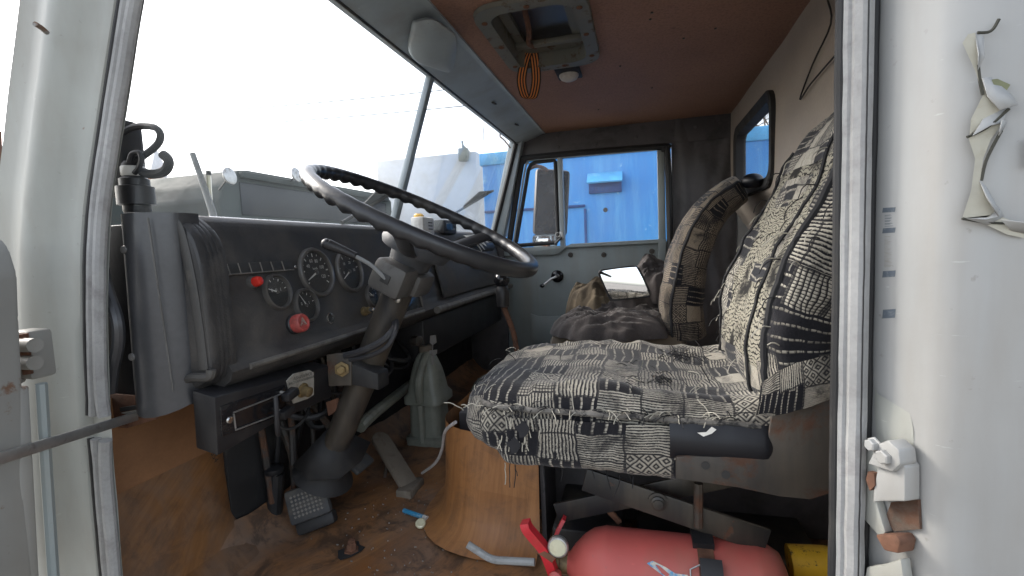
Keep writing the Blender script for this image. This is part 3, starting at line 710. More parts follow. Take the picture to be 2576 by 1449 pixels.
for q, r_ in (((2252, 1112), .0062), ((2284, 1142), .0072)):
    p = jp(*q, .024); MB().lathe([(r_*1.3, 0), (r_*1.3, .0015), (r_, .002), (r_, .007), (r_*.8, .008)], p, JN, 6).build('bolt', M['body'], stx)
MB().prism([jp(*q, .0215) for q in ((2228, 1180), (2243, 1185), (2246, 1215), (2232, 1228), (2222, 1200))], -JN*.006).build('bare_rust', M['rust'], stx)
poly = [(2246, 1338), (2300, 1338), (2312, 1355), (2305, 1385), (2270, 1378)]
MB().prism([jp(*q, .022) for q in poly], -JN*.020, bev=.002).build('striker_foot', M['rust'], stx)
MB().prism([jp(*q, .004) for q in ((2250, 1262), (2318, 1256), (2322, 1330), (2256, 1336), (2236, 1300))], -JN*.003).build('striker_hollow', M['darksteel'], stx)
MB().prism([jp(*q, .016) for q in ((2212, 1420), (2262, 1412), (2300, 1400), (2310, 1470), (2200, 1480))], -JN*.012, bev=.002).build('lower_plate', M['jamb'], stx)

# ------------------------------------------------------------------ open driver door: hinge edge at the far left
dr = thing('driver_door', 'open driver door, only its hinge edge showing beside the front pillar', 'door', (-.92, -.5, -.2))
MB().prism([at(*q, y=-.135) for q in ((-140, 590), (8, 596), (30, 625), (50, 690), (54, 800), (62, 960), (72, 1200), (92, 1500), (-140, 1520))], (0, -.5, 0), bev=.008).build('door_shell', M['hinge'], dr)
MB().prism([at(*q, y=-.128) for q in ((30, 968), (76, 968), (104, 1500), (52, 1500))], (0, -.02, 0), bev=.004).build('door_edge_flange', M['hinge'], dr)
MB().prism([at(*q, y=-.142) for q in ((-140, 985), (24, 985), (42, 1500), (-140, 1500))], (0, -.3, 0), bev=.004).build('door_skin', M['body'], dr)
MB().tube([at(104, 965, y=-.11), at(118, 1200, y=-.11), at(138, 1500, y=-.11)], .007, 8).build('door_rubber', M['doorgrey'], dr)
hg = MB(); a = at(-10, 830, y=-.09); b_ = at(62, 965, y=-.09)
hg.box2((a.x, -.115, b_.z), (b_.x, -.085, a.z), .006); hinge = hg.build('hinge_leaf', M['hinge'], dr)
a = at(66, 828, y=-.075); b_ = at(112, 948, y=-.075)
MB().box2((a.x-.01, -.095, b_.z), (b_.x+.006, -.060, a.z), .006).build('hinge_leaf', M['hinge'], dr)
for zc_ in (868, 912):
    p = at(52, zc_, y=-.105); MB().tube([(p.x-.028, p.y, p.z), (p.x+.030, p.y, p.z)], .0105, 12).build('hinge_knuckle', M['hinge'], dr)
p = at(50, 890, y=-.10); MB().tube([(p.x+.012, p.y, p.z-.03), (p.x+.012, p.y, p.z+.03)], .006, 10).build('hinge_pin', M['rust'], dr)
pa, pb_ = at(-60, 1172, y=-.21), at(345, 1046, y=.05)
ln = (pb_-pa).normalized()
MB().box((pa+pb_)/2, ((pb_-pa).length, .006, .016), .002, rot=Matrix((ln, Vector((0, 0, 1)).cross(ln).normalized(), ln.cross(Vector((0, 0, 1)).cross(ln).normalized()))).transposed()).build('check_strap', M['steel'], dr)
# bracket the strap runs into
br = thing('strap_bracket', 'rusty slotted bracket that holds the door check strap', 'bracket', at(330, 1045, y=.06))
MB().prism([at(*q, y=.062) for q in ((262, 990), (392, 1000), (392, 1055), (318, 1078), (262, 1070))], (0, .006, 0), bev=.001).build('plate', M['rust'], br)
MB().prism([at(*q, y=.056) for q in ((300, 1040), (345, 1032), (368, 1010), (384, 1010), (386, 1030), (362, 1046), (350, 1050))], (0, .012, 0), bev=.002).build('slotted_arm', M['hinge'], br)
MB().prism([at(*q, y=.0545) for q in ((300, 1026), (340, 1020), (360, 1014), (358, 1024), (340, 1030), (302, 1036))], (0, .003, 0)).build('slot', M['print'], br)

# ================================================================== PASSENGER DOOR
pd = thing('passenger_door', 'closed grey-green passenger door with blue seen through its window', 'door', (-.3, YP+.02, .05))
dp = MB(); dp.box2((-.735, YP+.008, .05), (.158, YP+.035, .700), .006); dp.build('door_panel', M['doorgrey'], pd)
# raised ledge under the window, stepped down behind the vent pane
led = [(-.735, .700), (-.735, .655), (-.45, .652), (-.425, .658), (-.405, .675), (-.39, .687), (.09, .692), (.09, .60), (.125, .60), (.13, .712), (-.36, .708), (-.375, .700)]
MB().prism([(x, YP-.012, z) for x, z in led], (0, .03, 0), bev=.004).build('window_ledge', M['doorgrey'], pd)
MB().prism([(x, YP-.002, z) for x, z in ((-.60, .33), (-.56, .315), (.11, .315), (.13, .34), (.13, .13), (-.60, .13))], (0, .012, 0), bev=.005).build('lower_panel', M['doorgrey'], pd)
for q in ((1435, 641), (1519, 641), (1640, 632)):
    p = at(*q, y=YP+.006); MB().lathe([(.014, .0), (.013, .003), (.007, .004), (.006, .001), (.001, .001)], p, (0, -1, 0), 14).build('door_screw', M['darksteel'], pd)
# window frame: rear channel, divider, top rail
MB().box2((.092, YP-.004, .69), (.128, YP+.03, 1.165), .005).build('window_channel', M['doorgrey'], pd)
MB().box2((-.418, YP-.012, .69), (-.392, YP+.026, 1.185), .004).build('window_divider', M['cabgrey'], pd)
MB().box2((-.66, YP-.003, 1.168), (.13, YP+.03, 1.192), .004).build('top_rail', M['rubber'], pd)
# big rubber round the door aperture
out = [(-.705, .72), (-.62, 1.13), (-.60, 1.165), (-.56, 1.183), (.09, 1.176), (.125, 1.160), (.142, 1.12), (.148, .62)]
MB().tube(bez([(x, YP-.008, z) for x, z in out], 70), .016, 8).build('aperture_rubber', M['rubber'], pd)
MB().tube(bez([(x+.022 if i < 3 else x, YP-.006, z-.012) for i, (x, z) in enumerate(out[:5])], 40), .006, 8).build('frame_bead', M['cabgrey'], pd)
# vent pane
vp = [(-.575, 1.150), (-.428, 1.160), (-.428, .715), (-.668, .718)]
MB().prism([(x, YP+.010, z) for x, z in vp], (0, .004, 0)).build('vent_pane', M['sideglass'], pd, smooth=0)
vr = [(-.665, .735), (-.58, 1.12), (-.565, 1.148), (-.535, 1.158), (-.44, 1.160), (-.430, 1.15), (-.430, .735), (-.440, .718), (-.65, .712), (-.668, .722), (-.665, .735)]
MB().tube([(x, YP+.004, z) for x, z in vr], .011, 8).build('vent_rubber', M['rubber'], pd)
MB().box2((-.392, YP+.016, .69), (.094, YP+.021, 1.172)).build('window_pane', M['sideglass'], pd, smooth=0)
# vent catch
p = at(1413, 592, y=YP-.012)
lt = MB(); lt.box(p, (.022, .012, .045), .003); catch = lt.build('vent_catch', M['steel'], pd)
MB().tube([p+Vector((0, -.008, -.01)), p+Vector((-.035, -.014, -.045))], .006, 8).build('catch_lever', M['blackmetal'], catch)
MB().tube([p+Vector((-.02+.012*math.cos(k*PI/6), -.008, .004+.012*math.sin(k*PI/6))) for k in range(12)], .0018, 6, closed=True).build('catch_ring', M['steel'], catch)
# winder
p = at(1402, 695, y=YP+.006)
MB().lathe([(.034, 0), (.034, .006), (.026, .016), (.014, .020), (.002, .021)], p, (0, -1, 0), 22).build('winder_boss', M['blackgloss'], pd)
q = at(1366, 718, y=YP-.028)
wn2 = MB(); wn2.tube([p+Vector((0, -.020, 0)), p+Vector((-.03, -.028, -.012)), q], [.008, .0065, .0065], 10); wind = wn2.build('winder_arm', M['steel'], pd)
MB().lathe([(.004, 0), (.010, .003), (.012, .015), (.011, .028), (.003, .031)], q, (0, -1, 0), 14).build('winder_knob', M['blackgloss'], wind)
# side mirrors outside the passenger door
sm = thing('side_mirror', 'tall black side mirror on an arm outside the vent pane', 'mirror', (-.60, 2.33, .80))
a = at(1387, 510, y=2.32)
rot = Matrix.Rotation(math.radians(24), 3, 'Z') @ Matrix.Rotation(math.radians(5), 3, 'Y')
MB().box(a, (.215, .05, .40), .024, rot).build('mirror_shell', M['black'], sm)
MB().box(a+Vector((.012, -.028, 0)), (.18, .004, .37), .0, rot).build('mirror_back_plate', M['blackgloss'], sm)
MB().tube(bez([at(1330, 425, y=2.10), at(1352, 418, y=2.14), at(1378, 432, y=2.30), at(1380, 470, y=2.32)]), .011, 8).build('mirror_arm', M['rust'], sm)
MB().tube(bez([at(1383, 590, y=2.32), at(1375, 625, y=2.2), at(1330, 640, y=2.06)]), .011, 8).build('mirror_arm', M['rust'], sm)
sm2 = thing('side_mirror', 'small wide mirror in a pale frame below the tall side mirror', 'mirror', (-.58, 2.3, .68))
a = at(1371, 607, y=2.28)
MB().box(a, (.15, .03, .085), .022, Matrix.Rotation(math.radians(10), 3, 'Z')).build('mirror_shell', M['cabgrey'], sm2)
MB().box(a+Vector((-.003, -.0165, 0)), (.125, .003, .062), .001, Matrix.Rotation(math.radians(10), 3, 'Z')).build('mirror_glass', M['mirror'], sm2)
MB().tube([a, a+Vector((.02, .0, -.10)), a+Vector((.02, -.2, -.12))], .009, 8).build('mirror_arm', M['blackmetal'], sm2)

# ================================================================== DASHBOARD
db = thing('dashboard', 'dusty black dashboard with round gauges and red hazard button', 'dashboard', (-.85, 1.0, .45))
def dx(z): return -.800+(.785-z)*.20              # instrument panel plane
prof = [(-.965, .770), (-.86, .780), (-.815, .787), (-.800, .784), (-.790, .774), (-.786, .755), (-.762, .63), (-.744, .535), (-.738, .515), (-.722, .508), (-.716, .498), (-.722, .482), (-.74, .470), (-.76, .455), (-.80, .44), (-.965, .44)]
YA, YB = .105, 1.985
rg = []
for k in range(41):
    y = YA+(YB-YA)*k/40
    rg.append([(x+.0015*noise.noise(Vector((y*6, z*9, 0))), y, z) for x, z in prof])
MB().loft(rg, True, True).build('dash_body', M['dash'], db, smooth=50)
MB().tube([(-.7165, .145, .4985), (-.7155, .40, .4985), (-.7165, .90, .4985)], .0060, 8).build('dash_lip_highlight', M['dash_edge'], db)  # pale tube laid on the lip as its painted highlight
# end pad near the door, with ribs along its edge
epoly = [(405, 545), (440, 540), (470, 556), (500, 590), (520, 650), (530, 720), (545, 860), (550, 925), (540, 955), (520, 972), (470, 988), (440, 990)]
def ep(q, y): return at(*q, y=y)
e2 = [at(*q, y=.085) for q in epoly]
cx = sum((p.x for p in e2))/len(e2); cz = sum((p.z for p in e2))/len(e2)
sm_ = bez([(p.x, 0, p.z) for p in e2], 60)
rg = []
for y, s in ((.070, .90), (.073, .96), (.080, .995), (.088, 1.0), (.091, .985), (.094, 1.0), (.098, 1.0), (.101, .985), (.104, 1.0), (.108, 1.0), (.111, .985), (.114, 1.0), (.121, 1.0), (.126, .97), (.128, .90)):
    rg.append([(cx+(p.x-cx)*s, y, cz+(p.z-cz)*s) for p in sm_])
MB().loft(rg, True, True).build('end_pad', M['dash'], db, smooth=28)
a, b_ = at(458, 565, y=.068), at(505, 960, y=.068)
MB().tube(bez([at(440, 560, y=.069), at(455, 590, y=.069), at(480, 700, y=.069), at(500, 830, y=.069), at(512, 930, y=.069)]), .010, 8, flat=.3).build('end_pad_light_band', M['dash_band'], db)  # paler strip painting the band of light on the pad face
MB().tube(bez([at(452, 968, y=.066), at(480, 950, y=.066), at(525, 948, y=.066), at(532, 930, y=.068)]), .008, 8).build('end_pad_lip', M['dash_band'], db)  # paler lip painting the highlight at the pad's foot
# pillar duct casing at the corner
rg = []
for k in range(15):
    z = .785-.325*k/14; xo = -.815-.012*k/14
    wid = .057+.004*k/14
    rg.append([(xo+wid*math.sin(a_), .094-.070*math.cos(a_), z-.012*max(0, k-12)*math.cos(a_)) for a_ in [(-.5+j/12)*PI*1.1 for j in range(13)]])
MB().loft(rg, False).build('pillar_duct', M['column_case'], db, smooth=60)
MB().box2((-1.10, .070, .44), (-.86, .084, .772), .004).build('dark_void_backing', M['black'], db)  # added black sheet in place of the shaded void beside the duct
MB().box2((-.955, .086, .44), (-.76, .10, .772), .004).build('dark_void_backing', M['black'], db)  # second added black sheet, for the dark void behind the duct
p0, p1 = at(372, 548, y=.024), at(436, 985, y=.030)
MB().tube([p0, (p0+p1)/2, p1], .0016, 6).build('duct_seam', M['grey_plastic'], db)
for q in ((333, 898), (313, 628)):
    p = at(q[0], q[1], y=.027); MB().lathe([(.007, 0), (.006, .003), (.001, .004)], p, (0, -1, 0), 10).build('duct_screw', M['grey_plastic'], db)
MB().tube(bez([at(252, 560, y=.03), at(256, 660, y=.028), at(272, 735, y=.022), at(294, 800, y=.016), at(298, 860, y=.016), at(284, 930, y=.022), at(278, 985, y=.026)], 30), .0095, 10).build('corner_hose', M['column_case'], db)
# vent slots
for k in range(7):
    a = at(552+k*27, 640-k*0.5, x=-.77); zc_ = .683; yc = a.y
    mtx = frame((dx(zc_)+.0035+.012, yc, zc_), (0, 1, 0), (-.196, 0, .98))
    s_ = MB(); outer = rrect(.030, .022, .005, 5)
    s_.add([mtx @ Vector((x, y, .0012)) for x, y in outer]+[mtx @ Vector((x*.8, y*.75, .0022)) for x, y in outer], [(i, (i+1) % 24, 24+(i+1) % 24, 24+i) for i in range(24)]+[tuple(range(24, 48))]); s_.build('vent_slot', M['print'], db)  # raised dark pads painted as the shade inside the vent slots
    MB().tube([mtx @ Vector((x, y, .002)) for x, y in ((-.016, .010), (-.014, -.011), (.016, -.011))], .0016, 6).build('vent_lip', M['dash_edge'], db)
DN = Vector((.98, 0, .196)).normalized()
def gauge(vx, vy, r, a_needle, kind, name='gauge'):
    p = atp(vx, vy, (dx(.6)+.006, 0, .6), DN); ex_ = Vector((0, 1, 0)); ey_ = DN.cross(ex_).normalized()
    if ey_.z < 0: ey_ = -ey_
    m_ = MB(); m_.lathe([(r*1.12, -.012), (r*1.12, .004), (r*1.06, .010), (r*.97, .011), (r*.93, .006), (r*.92, .001)], p, DN, 40, caps=False)
    gb = m_.build('gauge', M['bezel'], db)
    MB().lathe([(r*.95, 0), (r*.95, .0012)], p, DN, 40).build('dial_face', M['dialface'], gb)
    tk = MB()
    nt = 13 if kind == 'big' else 7
    for k in range(nt):
        an = math.radians(215-250*k/(nt-1)) if kind == 'big' else math.radians(165-150*k/(nt-1))
        c_, s2 = math.cos(an), math.sin(an); L = .16 if k % 2 == 0 else .09; wd = r*.028 if k % 2 == 0 else r*.018
        def pt(rr, t_): return p+DN*.0017+ex_*(c_*rr-s2*t_)+ey_*(s2*rr+c_*t_)
        tk.add([pt(r*.86, -wd), pt(r*.86, wd), pt(r*(.86-L), wd), pt(r*(.86-L), -wd)], [(0, 1, 2, 3)])
    tk.build('scale_marks', M['dialwhite'], gb, smooth=0)
    an = math.radians(a_needle); dr_ = ex_*math.cos(an)+ey_*math.sin(an); nn = DN.cross(dr_)
    MB().add([p+DN*.004+dr_*r*.72+nn*r*.02, p+DN*.004+dr_*r*.72-nn*r*.02, p+DN*.004-dr_*r*.12-nn*r*.05, p+DN*.004-dr_*r*.12+nn*r*.05], [(0, 1, 2, 3)]).build('needle', M['dialwhite'], gb, smooth=0)
    MB().lathe([(r*.10, .001), (r*.10, .0055), (r*.04, .0065)], p, DN, 12).build('needle_hub', M['bezel'], gb)
    if kind == 'big':
        for tx, (u, v_) in (('40', (-.42, .30)), ('60', (-.16, .52)), ('80', (.18, .50)), ('100', (.44, .22)), ('120', (.42, -.2)), ('km/h', (0, .18))):
            text_mesh(tx, r*.22 if tx != 'km/h' else r*.16, frame(p+DN*.0019+ex_*u*r+ey_*v_*r, ex_, ey_), M['dialwhite'], gb, 'numeral')
    elif kind == 'tach':
        for tx, (u, v_) in (('0', (-.45, -.05)), ('10', (-.28, .40)), ('20', (.20, .45)), ('30', (.46, .05))):
            text_mesh(tx, r*.2, frame(p+DN*.0019+ex_*u*r+ey_*v_*r, ex_, ey_), M['dialwhite'], gb, 'numeral')
    else:
        for u in (-.35, 0.0, .35):
            text_mesh('0' if u < 0 else ('½' if u == 0 else '1'), r*.28, frame(p+DN*.0019+ex_*u*r+ey_*.12*r, ex_, ey_), M['dialwhite'], gb, 'numeral')
    MB().lathe([(r*.94, .0062), (r*.94, .0072)], p, DN, 32).build('dial_glass', M['dialglass'], gb)
    return gb
gauge(794, 686, .056, 205, 'big'); gauge(877, 683, .053, 210, 'tach')
gauge(695, 735, .036, 160, 'small'); gauge(768, 768, .036, 120, 'small'); gauge(935, 745, .030, 140, 'small')
def dpt(vx, vy, lift=0.0): return atp(vx, vy, (dx(.6)+.006, 0, .6), DN)+DN*lift
p = dpt(632, 712); MB().lathe([(.014, -.004), (.014, .004), (.011, .010), (.0105, .010)], p, DN, 18).build('warning_lamp_socket', M['bezel'], db)
MB().lathe([(.0105, .004), (.0105, .018), (.008, .024), (.002, .026)], p, DN, 16).build('warning_lamp', M['redlamp'], db)
p = dpt(737, 817); MB().lathe([(.022, -.004), (.022, .006), (.019, .010)], p, DN, 22).build('hazard_base', M['black'], db)
hz = MB(); hz.lathe([(.0195, .006), (.0205, .012), (.0205, .026), (.018, .030), (.015, .030), (.014, .027), (.001, .027)], p, DN, 26); hzo = hz.build('hazard_button', M['redbtn'], db)
ey_ = Vector((-.196, 0, .98)); tri = [(math.cos(math.radians(90+120*k)), math.sin(math.radians(90+120*k))) for k in range(3)]
for s_, w_ in ((.0105, .0013), (.005, .0010)):
    MB().tube([p+DN*.0278+Vector((0, 1, 0))*a*s_+ey_*b*s_ for a, b in tri], w_, 6, closed=True).build('hazard_triangle', M['plate'], hzo)
p = dpt(829, 801); MB().lathe([(.014, -.003), (.014, .004), (.0115, .005), (.011, -.004)], p, DN, 20, caps=False).build('socket_ring', M['chrome'], db)
MB().lathe([(.0113, -.001), (.0113, .0005)], p, DN, 16).build('socket_hole', M['print'], db)
p = dpt(914, 784); kn = MB(); kn.lathe([(.013, -.002), (.013, .008), (.010, .010), (.010, .020), (.005, .021), (.005, .026)], p, DN, 8); kno = kn.build('switch_nut', M['brass'], db)
MB().lathe([(.006, .02), (.006, .032), (.003, .034)], p, DN, 12).build('switch_pin', M['chrome'], kno)
p = dpt(752, 770); MB().sphere(dpt(742, 672), .004, 8).build('panel_pin', M['chrome'], db)
# centre glass blank and glove box
cpoly = [(1010, 742), (1047, 718), (1060, 792), (985, 815)]
MB().prism([dpt(*q, .004) for q in cpoly], DN*.006, bev=.001).build('centre_blank', M['blackgloss'], db)
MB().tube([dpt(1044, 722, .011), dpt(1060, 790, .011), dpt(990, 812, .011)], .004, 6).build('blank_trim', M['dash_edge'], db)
gl = MB(); gz0, gz1 = .50, .70
gl.prism([(dx(gz0)+.012, 1.10, gz0+.02), (dx(gz0)+.012, 1.93, gz0+.02), (dx(gz1)+.010, 1.93, gz1), (dx(gz1)+.010, 1.10, gz1)], DN*.010, bev=.004); glv = gl.build('glove_box_lid', M['dash'], db)
MB().box((dx(.66)+.028, 1.22, .665), (.012, .04, .012), .003).build('glove_catch', M['bezel'], glv)
for k in range(4): MB().box((dx(.64)+.0245, 1.80, .655-.008*k), (.002, .07, .003)).build('glove_vent', M['black'], glv)
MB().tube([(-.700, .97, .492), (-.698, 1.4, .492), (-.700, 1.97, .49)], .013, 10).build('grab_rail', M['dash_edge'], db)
MB().box2((-.93, .98, .30), (-.76, 1.97, .455), .01).build('lower_tray', M['black'], db)

# ================================================================== STEERING WHEEL AND COLUMN
WC = Vector((-.474, .443, .773)); TL = math.radians(27.5)
WNn = Vector((math.sin(TL), 0, math.cos(TL))); WA = Vector((math.cos(TL), 0, -math.sin(TL))); WB = Vector((0, 1, 0))
sw = thing('steering_wheel', 'large worn black two-spoke steering wheel above the dashboard', 'steering wheel', WC-WNn*.09)
RW = .265; n_, k_ = 180, 14; rg = []
for i in range(n_):
    a = 2*PI*i/n_; rad = WA*math.cos(a)+WB*math.sin(a); row = []
    wv = .5+.5*math.cos(a*44)
    for j in range(k_):
        b = 2*PI*j/k_; rr = .0165
        under = max(0, -math.sin(b)) + .45*max(0, -math.cos(b))
        front = max(0.0, min(1.0, (1.25-math.cos(a)*1.4)))
        rr *= 1-.40*(1-wv)*min(1, under*1.3)*front
        row.append(WC+rad*(RW+rr*math.cos(b))+WNn*rr*1.05*math.sin(b))
    rg.append(row)
MB().loft(rg, True, False, 0, True).build('rim', M['wheel'], sw, smooth=60)
HUB = WC-WNn*.080
for sg in (-1, 1):
    d0 = (WB*sg*.96+WA*.28).normalized(); pts = [HUB+d0*.02+WNn*.006, HUB+d0*.09+WNn*.010, HUB+d0*.18+WNn*.045, WC+d0*(RW-.003)-WNn*.002]
    MB().tube(bez(pts, 18), .020, 10, flat=.42, up=WNn.cross(d0)).build('spoke', M['wheel'], sw)
hb = MB(); hb.lathe([(.030, -.045), (.048, -.035), (.052, -.005), (.078, .000), (.082, .010), (.080, .026), (.070, .034), (.030, .037), (.002, .037)], HUB, WNn, 28)
hub = hb.build('hub', M['hub'], sw)
MB().lathe([(.036, .0365), (.034, .041), (.003, .042)], HUB, WNn, 24).build('horn_button', M['blackgloss'], hub)
sc = thing('steering_column', 'black steering column with grey switch housing and turn lever', 'steering column', (-.80, .443, .14))
def cp(k, dxn=0, dy=0): return WC-WNn*k+WA*dxn+WB*dy
MB().tube([cp(.11), cp(.20), cp(.40), cp(.645)], [.036, .036, .036, .033], 20).build('column_tube', M['blackmetal'], sc)
MB().lathe([(.035, 0), (.040, -.006), (.046, -.03), (.056, -.06), (.075, -.085), (.078, -.09)], cp(.635), WNn, 22).build('column_boot', M['rubber'], sc)
hs = MB(); c0 = cp(.145, .0, -.05)
hs.box(c0, (.085, .075, .075), .014, Matrix((WA, WB, WNn)).transposed()); hs.build('switch_housing', M['grey_plastic'], sc)
MB().box(cp(.150, .01, .02), (.09, .09, .06), .016, Matrix((WA, WB, WNn)).transposed()).build('switch_cover', M['grey_plastic'], sc)
MB().box(c0+WB*-.038, (.022, .004, .020), .001, Matrix((WA, WB, WNn)).transposed()).build('lever_slot', M['print'], sc)
l0 = c0+WB*-.036; l1 = at(895, 645, y=.33); l2 = at(858, 628, y=.32); l3 = at(822, 614, y=.31)
lv = MB(); lv.tube(bez([l0, at(935, 668, y=.345), l1], 12), .0045, 8); lever = lv.build('turn_lever', M['hose'], sc)
MB().tube([l1-(l1-l2)*.1, l1, l2, l3+(l2-l3)*.15, l3], [.006, .0085, .010, .0125, .008], 12).build('lever_grip', M['black'], lever)
MB().sphere(l3, .0122, 12).build('lever_tip', M['black'], lever)
MB().lathe([(.008, 0), (.008, .006), (.003, .008)], cp(.185, .03, -.05), WB*-1, 8).build('housing_screw', M['chrome'], sc)
p = at(862, 935, y=.36)
MB().prism([(p.x-.05, .372, p.z-.04), (p.x+.012, .372, p.z-.036), (p.x+.016, .372, p.z+.02), (p.x+.0, .372, p.z+.042), (p.x-.05, .372, p.z+.036)], (0, .006, 0), bev=.002).build('column_bracket', M['darksteel'], sc)
MB().prism([(p.x-.02, .372, p.z-.03), (p.x+.075, .385, p.z-.05), (p.x+.075, .385, p.z-.01), (p.x-.02, .372, p.z+.03)], (0, .05, 0), bev=.004).build('column_clamp', M['rubber'], sc)
MB().lathe([(.018, 0), (.018, .004), (.011, .005), (.011, .014), (.008, .016)], (p.x-.004, .365, p.z+.005), (.3, -1, 0), 6).build('bracket_bolt', M['brass'], sc)
MB().tube(bez([at(868, 895, y=.375), at(905, 885, y=.37), at(955, 862, y=.375), at(985, 835, y=.39), at(994, 815, y=.42), at(992, 790, y=.45)], 30), .008, 8).build('column_cable', M['cable'], sc)
MB().tube(bez([at(880, 905, y=.375), at(930, 895, y=.37), at(975, 870, y=.375), at(996, 830, y=.39), at(996, 800, y=.44)], 30), .0055, 8).build('column_cable', M['cable'], sc)
# floor flange round the column
p = at(838, 1140, y=.443)
fb = MB(); fb.add([Vector((p.x+dx_, .443+dy_, p.z+dz_)) for dx_, dy_, dz_ in ((-.075, -.06, -.01), (-.01, -.085, -.03), (.055, -.06, -.035), (.075, .01, -.02), (.06, .08, .0), (-.04, .09, .03), (0, 0, .075))], [(k, (k+1) % 6, 6) for k in range(6)])
fbo = fb.build('floor_boot', M['rubber'], sc, smooth=50); md = fbo.modifiers.new('t', 'SOLIDIFY'); md.thickness = .008
# ignition key in the dash underside
ky = thing('ignition_key', 'key left in the ignition with a second key hanging below', 'key', at(1090, 860, y=.86))
MB().lathe([(.018, -.03), (.018, 0), (.012, .004)], at(1055, 858, y=.88), (.9, -.3, 0), 14).build('ignition_lock', M['blackmetal'], ky)
MB().prism([at(*q, y=.85) for q in ((1082, 845), (1095, 843), (1097, 862), (1088, 868), (1081, 862))], (.001, .003, 0)).build('key_head', M['steel'], ky)
MB().tube([at(1089, 868, y=.85), at(1088, 880, y=.85)], .0015, 6).build('key_ring', M['steel'], ky)
MB().prism([at(*q, y=.85) for q in ((1080, 882), (1098, 880), (1098, 890), (1091, 894), (1089, 918), (1085, 918), (1086, 894), (1080, 890))], (.001, .003, 0)).build('hanging_key', M['steel'], ky)

# ================================================================== HEATER PANEL
hp = thing('heater_panel', 'black heater control panel with sliders hung below the dashboard', 'heater control', (-.74, .2, .36))
HN = Vector((.97, 0, -.22)).normalized(); HP = Vector((-.722, 0, .41))
def hpt(vx, vy, l=0.0): return atp(vx, vy, HP, HN)+HN*l
MB().prism([hpt(*q) for q in ((540, 1000), (830, 920), (835, 1000), (700, 1060), (548, 1148))], -HN*.05, bev=.004).build('panel_box', M['black'], hp)
MB().prism([hpt(*q, .003) for q in ((552, 1022), (715, 968), (720, 1040), (556, 1098))], -HN*.006, bev=.002).build('slider_plate', M['blackgloss'], hp)
for a, b in (((583, 1036), (715, 985)), ((588, 1080), (722, 1030)), ((583, 1040), (588, 1076))):
    MB().tube([hpt(*a, .0045), hpt(*b, .0045)], .0016, 6).build('slider_trim', M['steel'], hp)
MB().lathe([(.007, 0), (.006, .003), (.001, .004)], hpt(574, 1055, .003), HN, 12).build('panel_screw', M['chrome'], hp)
for q in ((708, 985), (698, 1030)):
    MB().box(hpt(*q, .022), (.02, .034, .018), .004, Matrix.Rotation(.2, 3, 'X')).build('slider_knob', M['black'], hp)
    MB().tube([hpt(q[0]-6, q[1], 0), hpt(q[0]-2, q[1], .02)], .003, 6).build('slider_stem', M['steel'], hp)
MB().tube(bez([hpt(672, 990, .02), hpt(664, 1030, .03), hpt(668, 1070, .028), hpt(680, 1085, .02), hpt(688, 1050, .01)], 20), .0045, 8).build('cable_loop', M['cable'], hp)
pl = MB(); pl.prism([hpt(*q, .004) for q in ((718, 958), (735, 940), (775, 930), (786, 936), (786, 992), (770, 1002), (735, 1014), (725, 985))], -HN*.003); plo = pl.build('brake_release_plate', M['plate'], hp, smooth=0)
e1 = (hpt(782, 938)-hpt(735, 952)).normalized(); e2_ = HN.cross(e1).normalized()
for tx, q in (('АВАРИЙНОЕ', (758, 945)), ('РАСТОРМАЖИВАНИЕ', (756, 955))):
    text_mesh(tx, .0098 if len(tx) < 12 else .0078, frame(hpt(*q, .0048), e1, e2_), M['print'], plo, 'lettering')
MB().lathe([(.016, .003), (.016, .008), (.011, .010), (.011, .024), (.008, .026)], hpt(756, 980), HN, 14).build('release_knob', M['brass'], hp)
MB().prism([at(*q, y=.42) for q in ((820, 1012), (842, 1004), (850, 1030), (826, 1046))], (.004, .01, 0)).build('wire_tag', M['rust'], hp)

# ================================================================== PEDALS, LEVER, CANISTER
cl = thing('clutch_pedal', 'ridged rubber clutch pedal pad on its arm, nearest the door', 'pedal', (-.83, .40, 0))
c0 = at(776, 1262, y=.40); ex_ = (at(832, 1222, y=.42)-at(724, 1262, y=.38)).normalized(); ey_ = (at(770, 1215, y=.40)-at(778, 1300, y=.38)).normalized()
m3 = frame(c0, ex_, ey_); R3 = m3.to_3x3()
MB().box(c0, (.105, .085, .024), .009, R3).build('pedal_pad', M['pedal'], cl)
stud = MB()
for i in range(8):
    for j in range(6):
        q = m3 @ Vector((-.034+i*.0097, -.024+j*.0097, .0125)); stud.box(q, (.0058, .0058, .004), .001, R3 @ Matrix.Rotation(PI/4, 3, 'Z'))
so_ = stud.build('pad_studs', M['stud'], cl); so_['kind'] = 'stuff'
MB().box(m3 @ Vector((0, -.055, -.02)), (.10, .035, .035), .01, R3).build('pad_skirt', M['rubber'], cl)
MB().tube(bez([c0-m3.to_3x3().col[2]*.015, at(745, 1195, y=.44), at(735, 1140, y=.47), at(705, 1060, y=.48)]), [.014]*12+[.012]*60 if False else .012, 8).build('pedal_arm', M['darksteel'], cl)
MB().tube([at(693, 1180, y=.40), at(692, 1270, y=.40)], .005, 8).build('return_rod', M['steel'], cl)
MB().lathe([(.02, 0), (.024, .006), (.024, .014), (.014, .02)], at(690, 1190, y=.40), (0, 0, 1), 14).build('rod_stop', M['blackmetal'], cl)
MB().tube([at(695, 1190, y=.41), at(690, 1310, y=.41)], .02, 10).build('pedal_pivot', M['blackmetal'], cl)
bp = thing('brake_pedal', 'dusty dark brake pedal beside the column boot', 'pedal', (-.74, .52, .05))
bc = at(893, 1152, y=.53)
MB().box(bc, (.085, .08, .016), .006, Matrix.Rotation(math.radians(38), 3, 'Y')).build('pedal_pad', M['pedal'], bp)
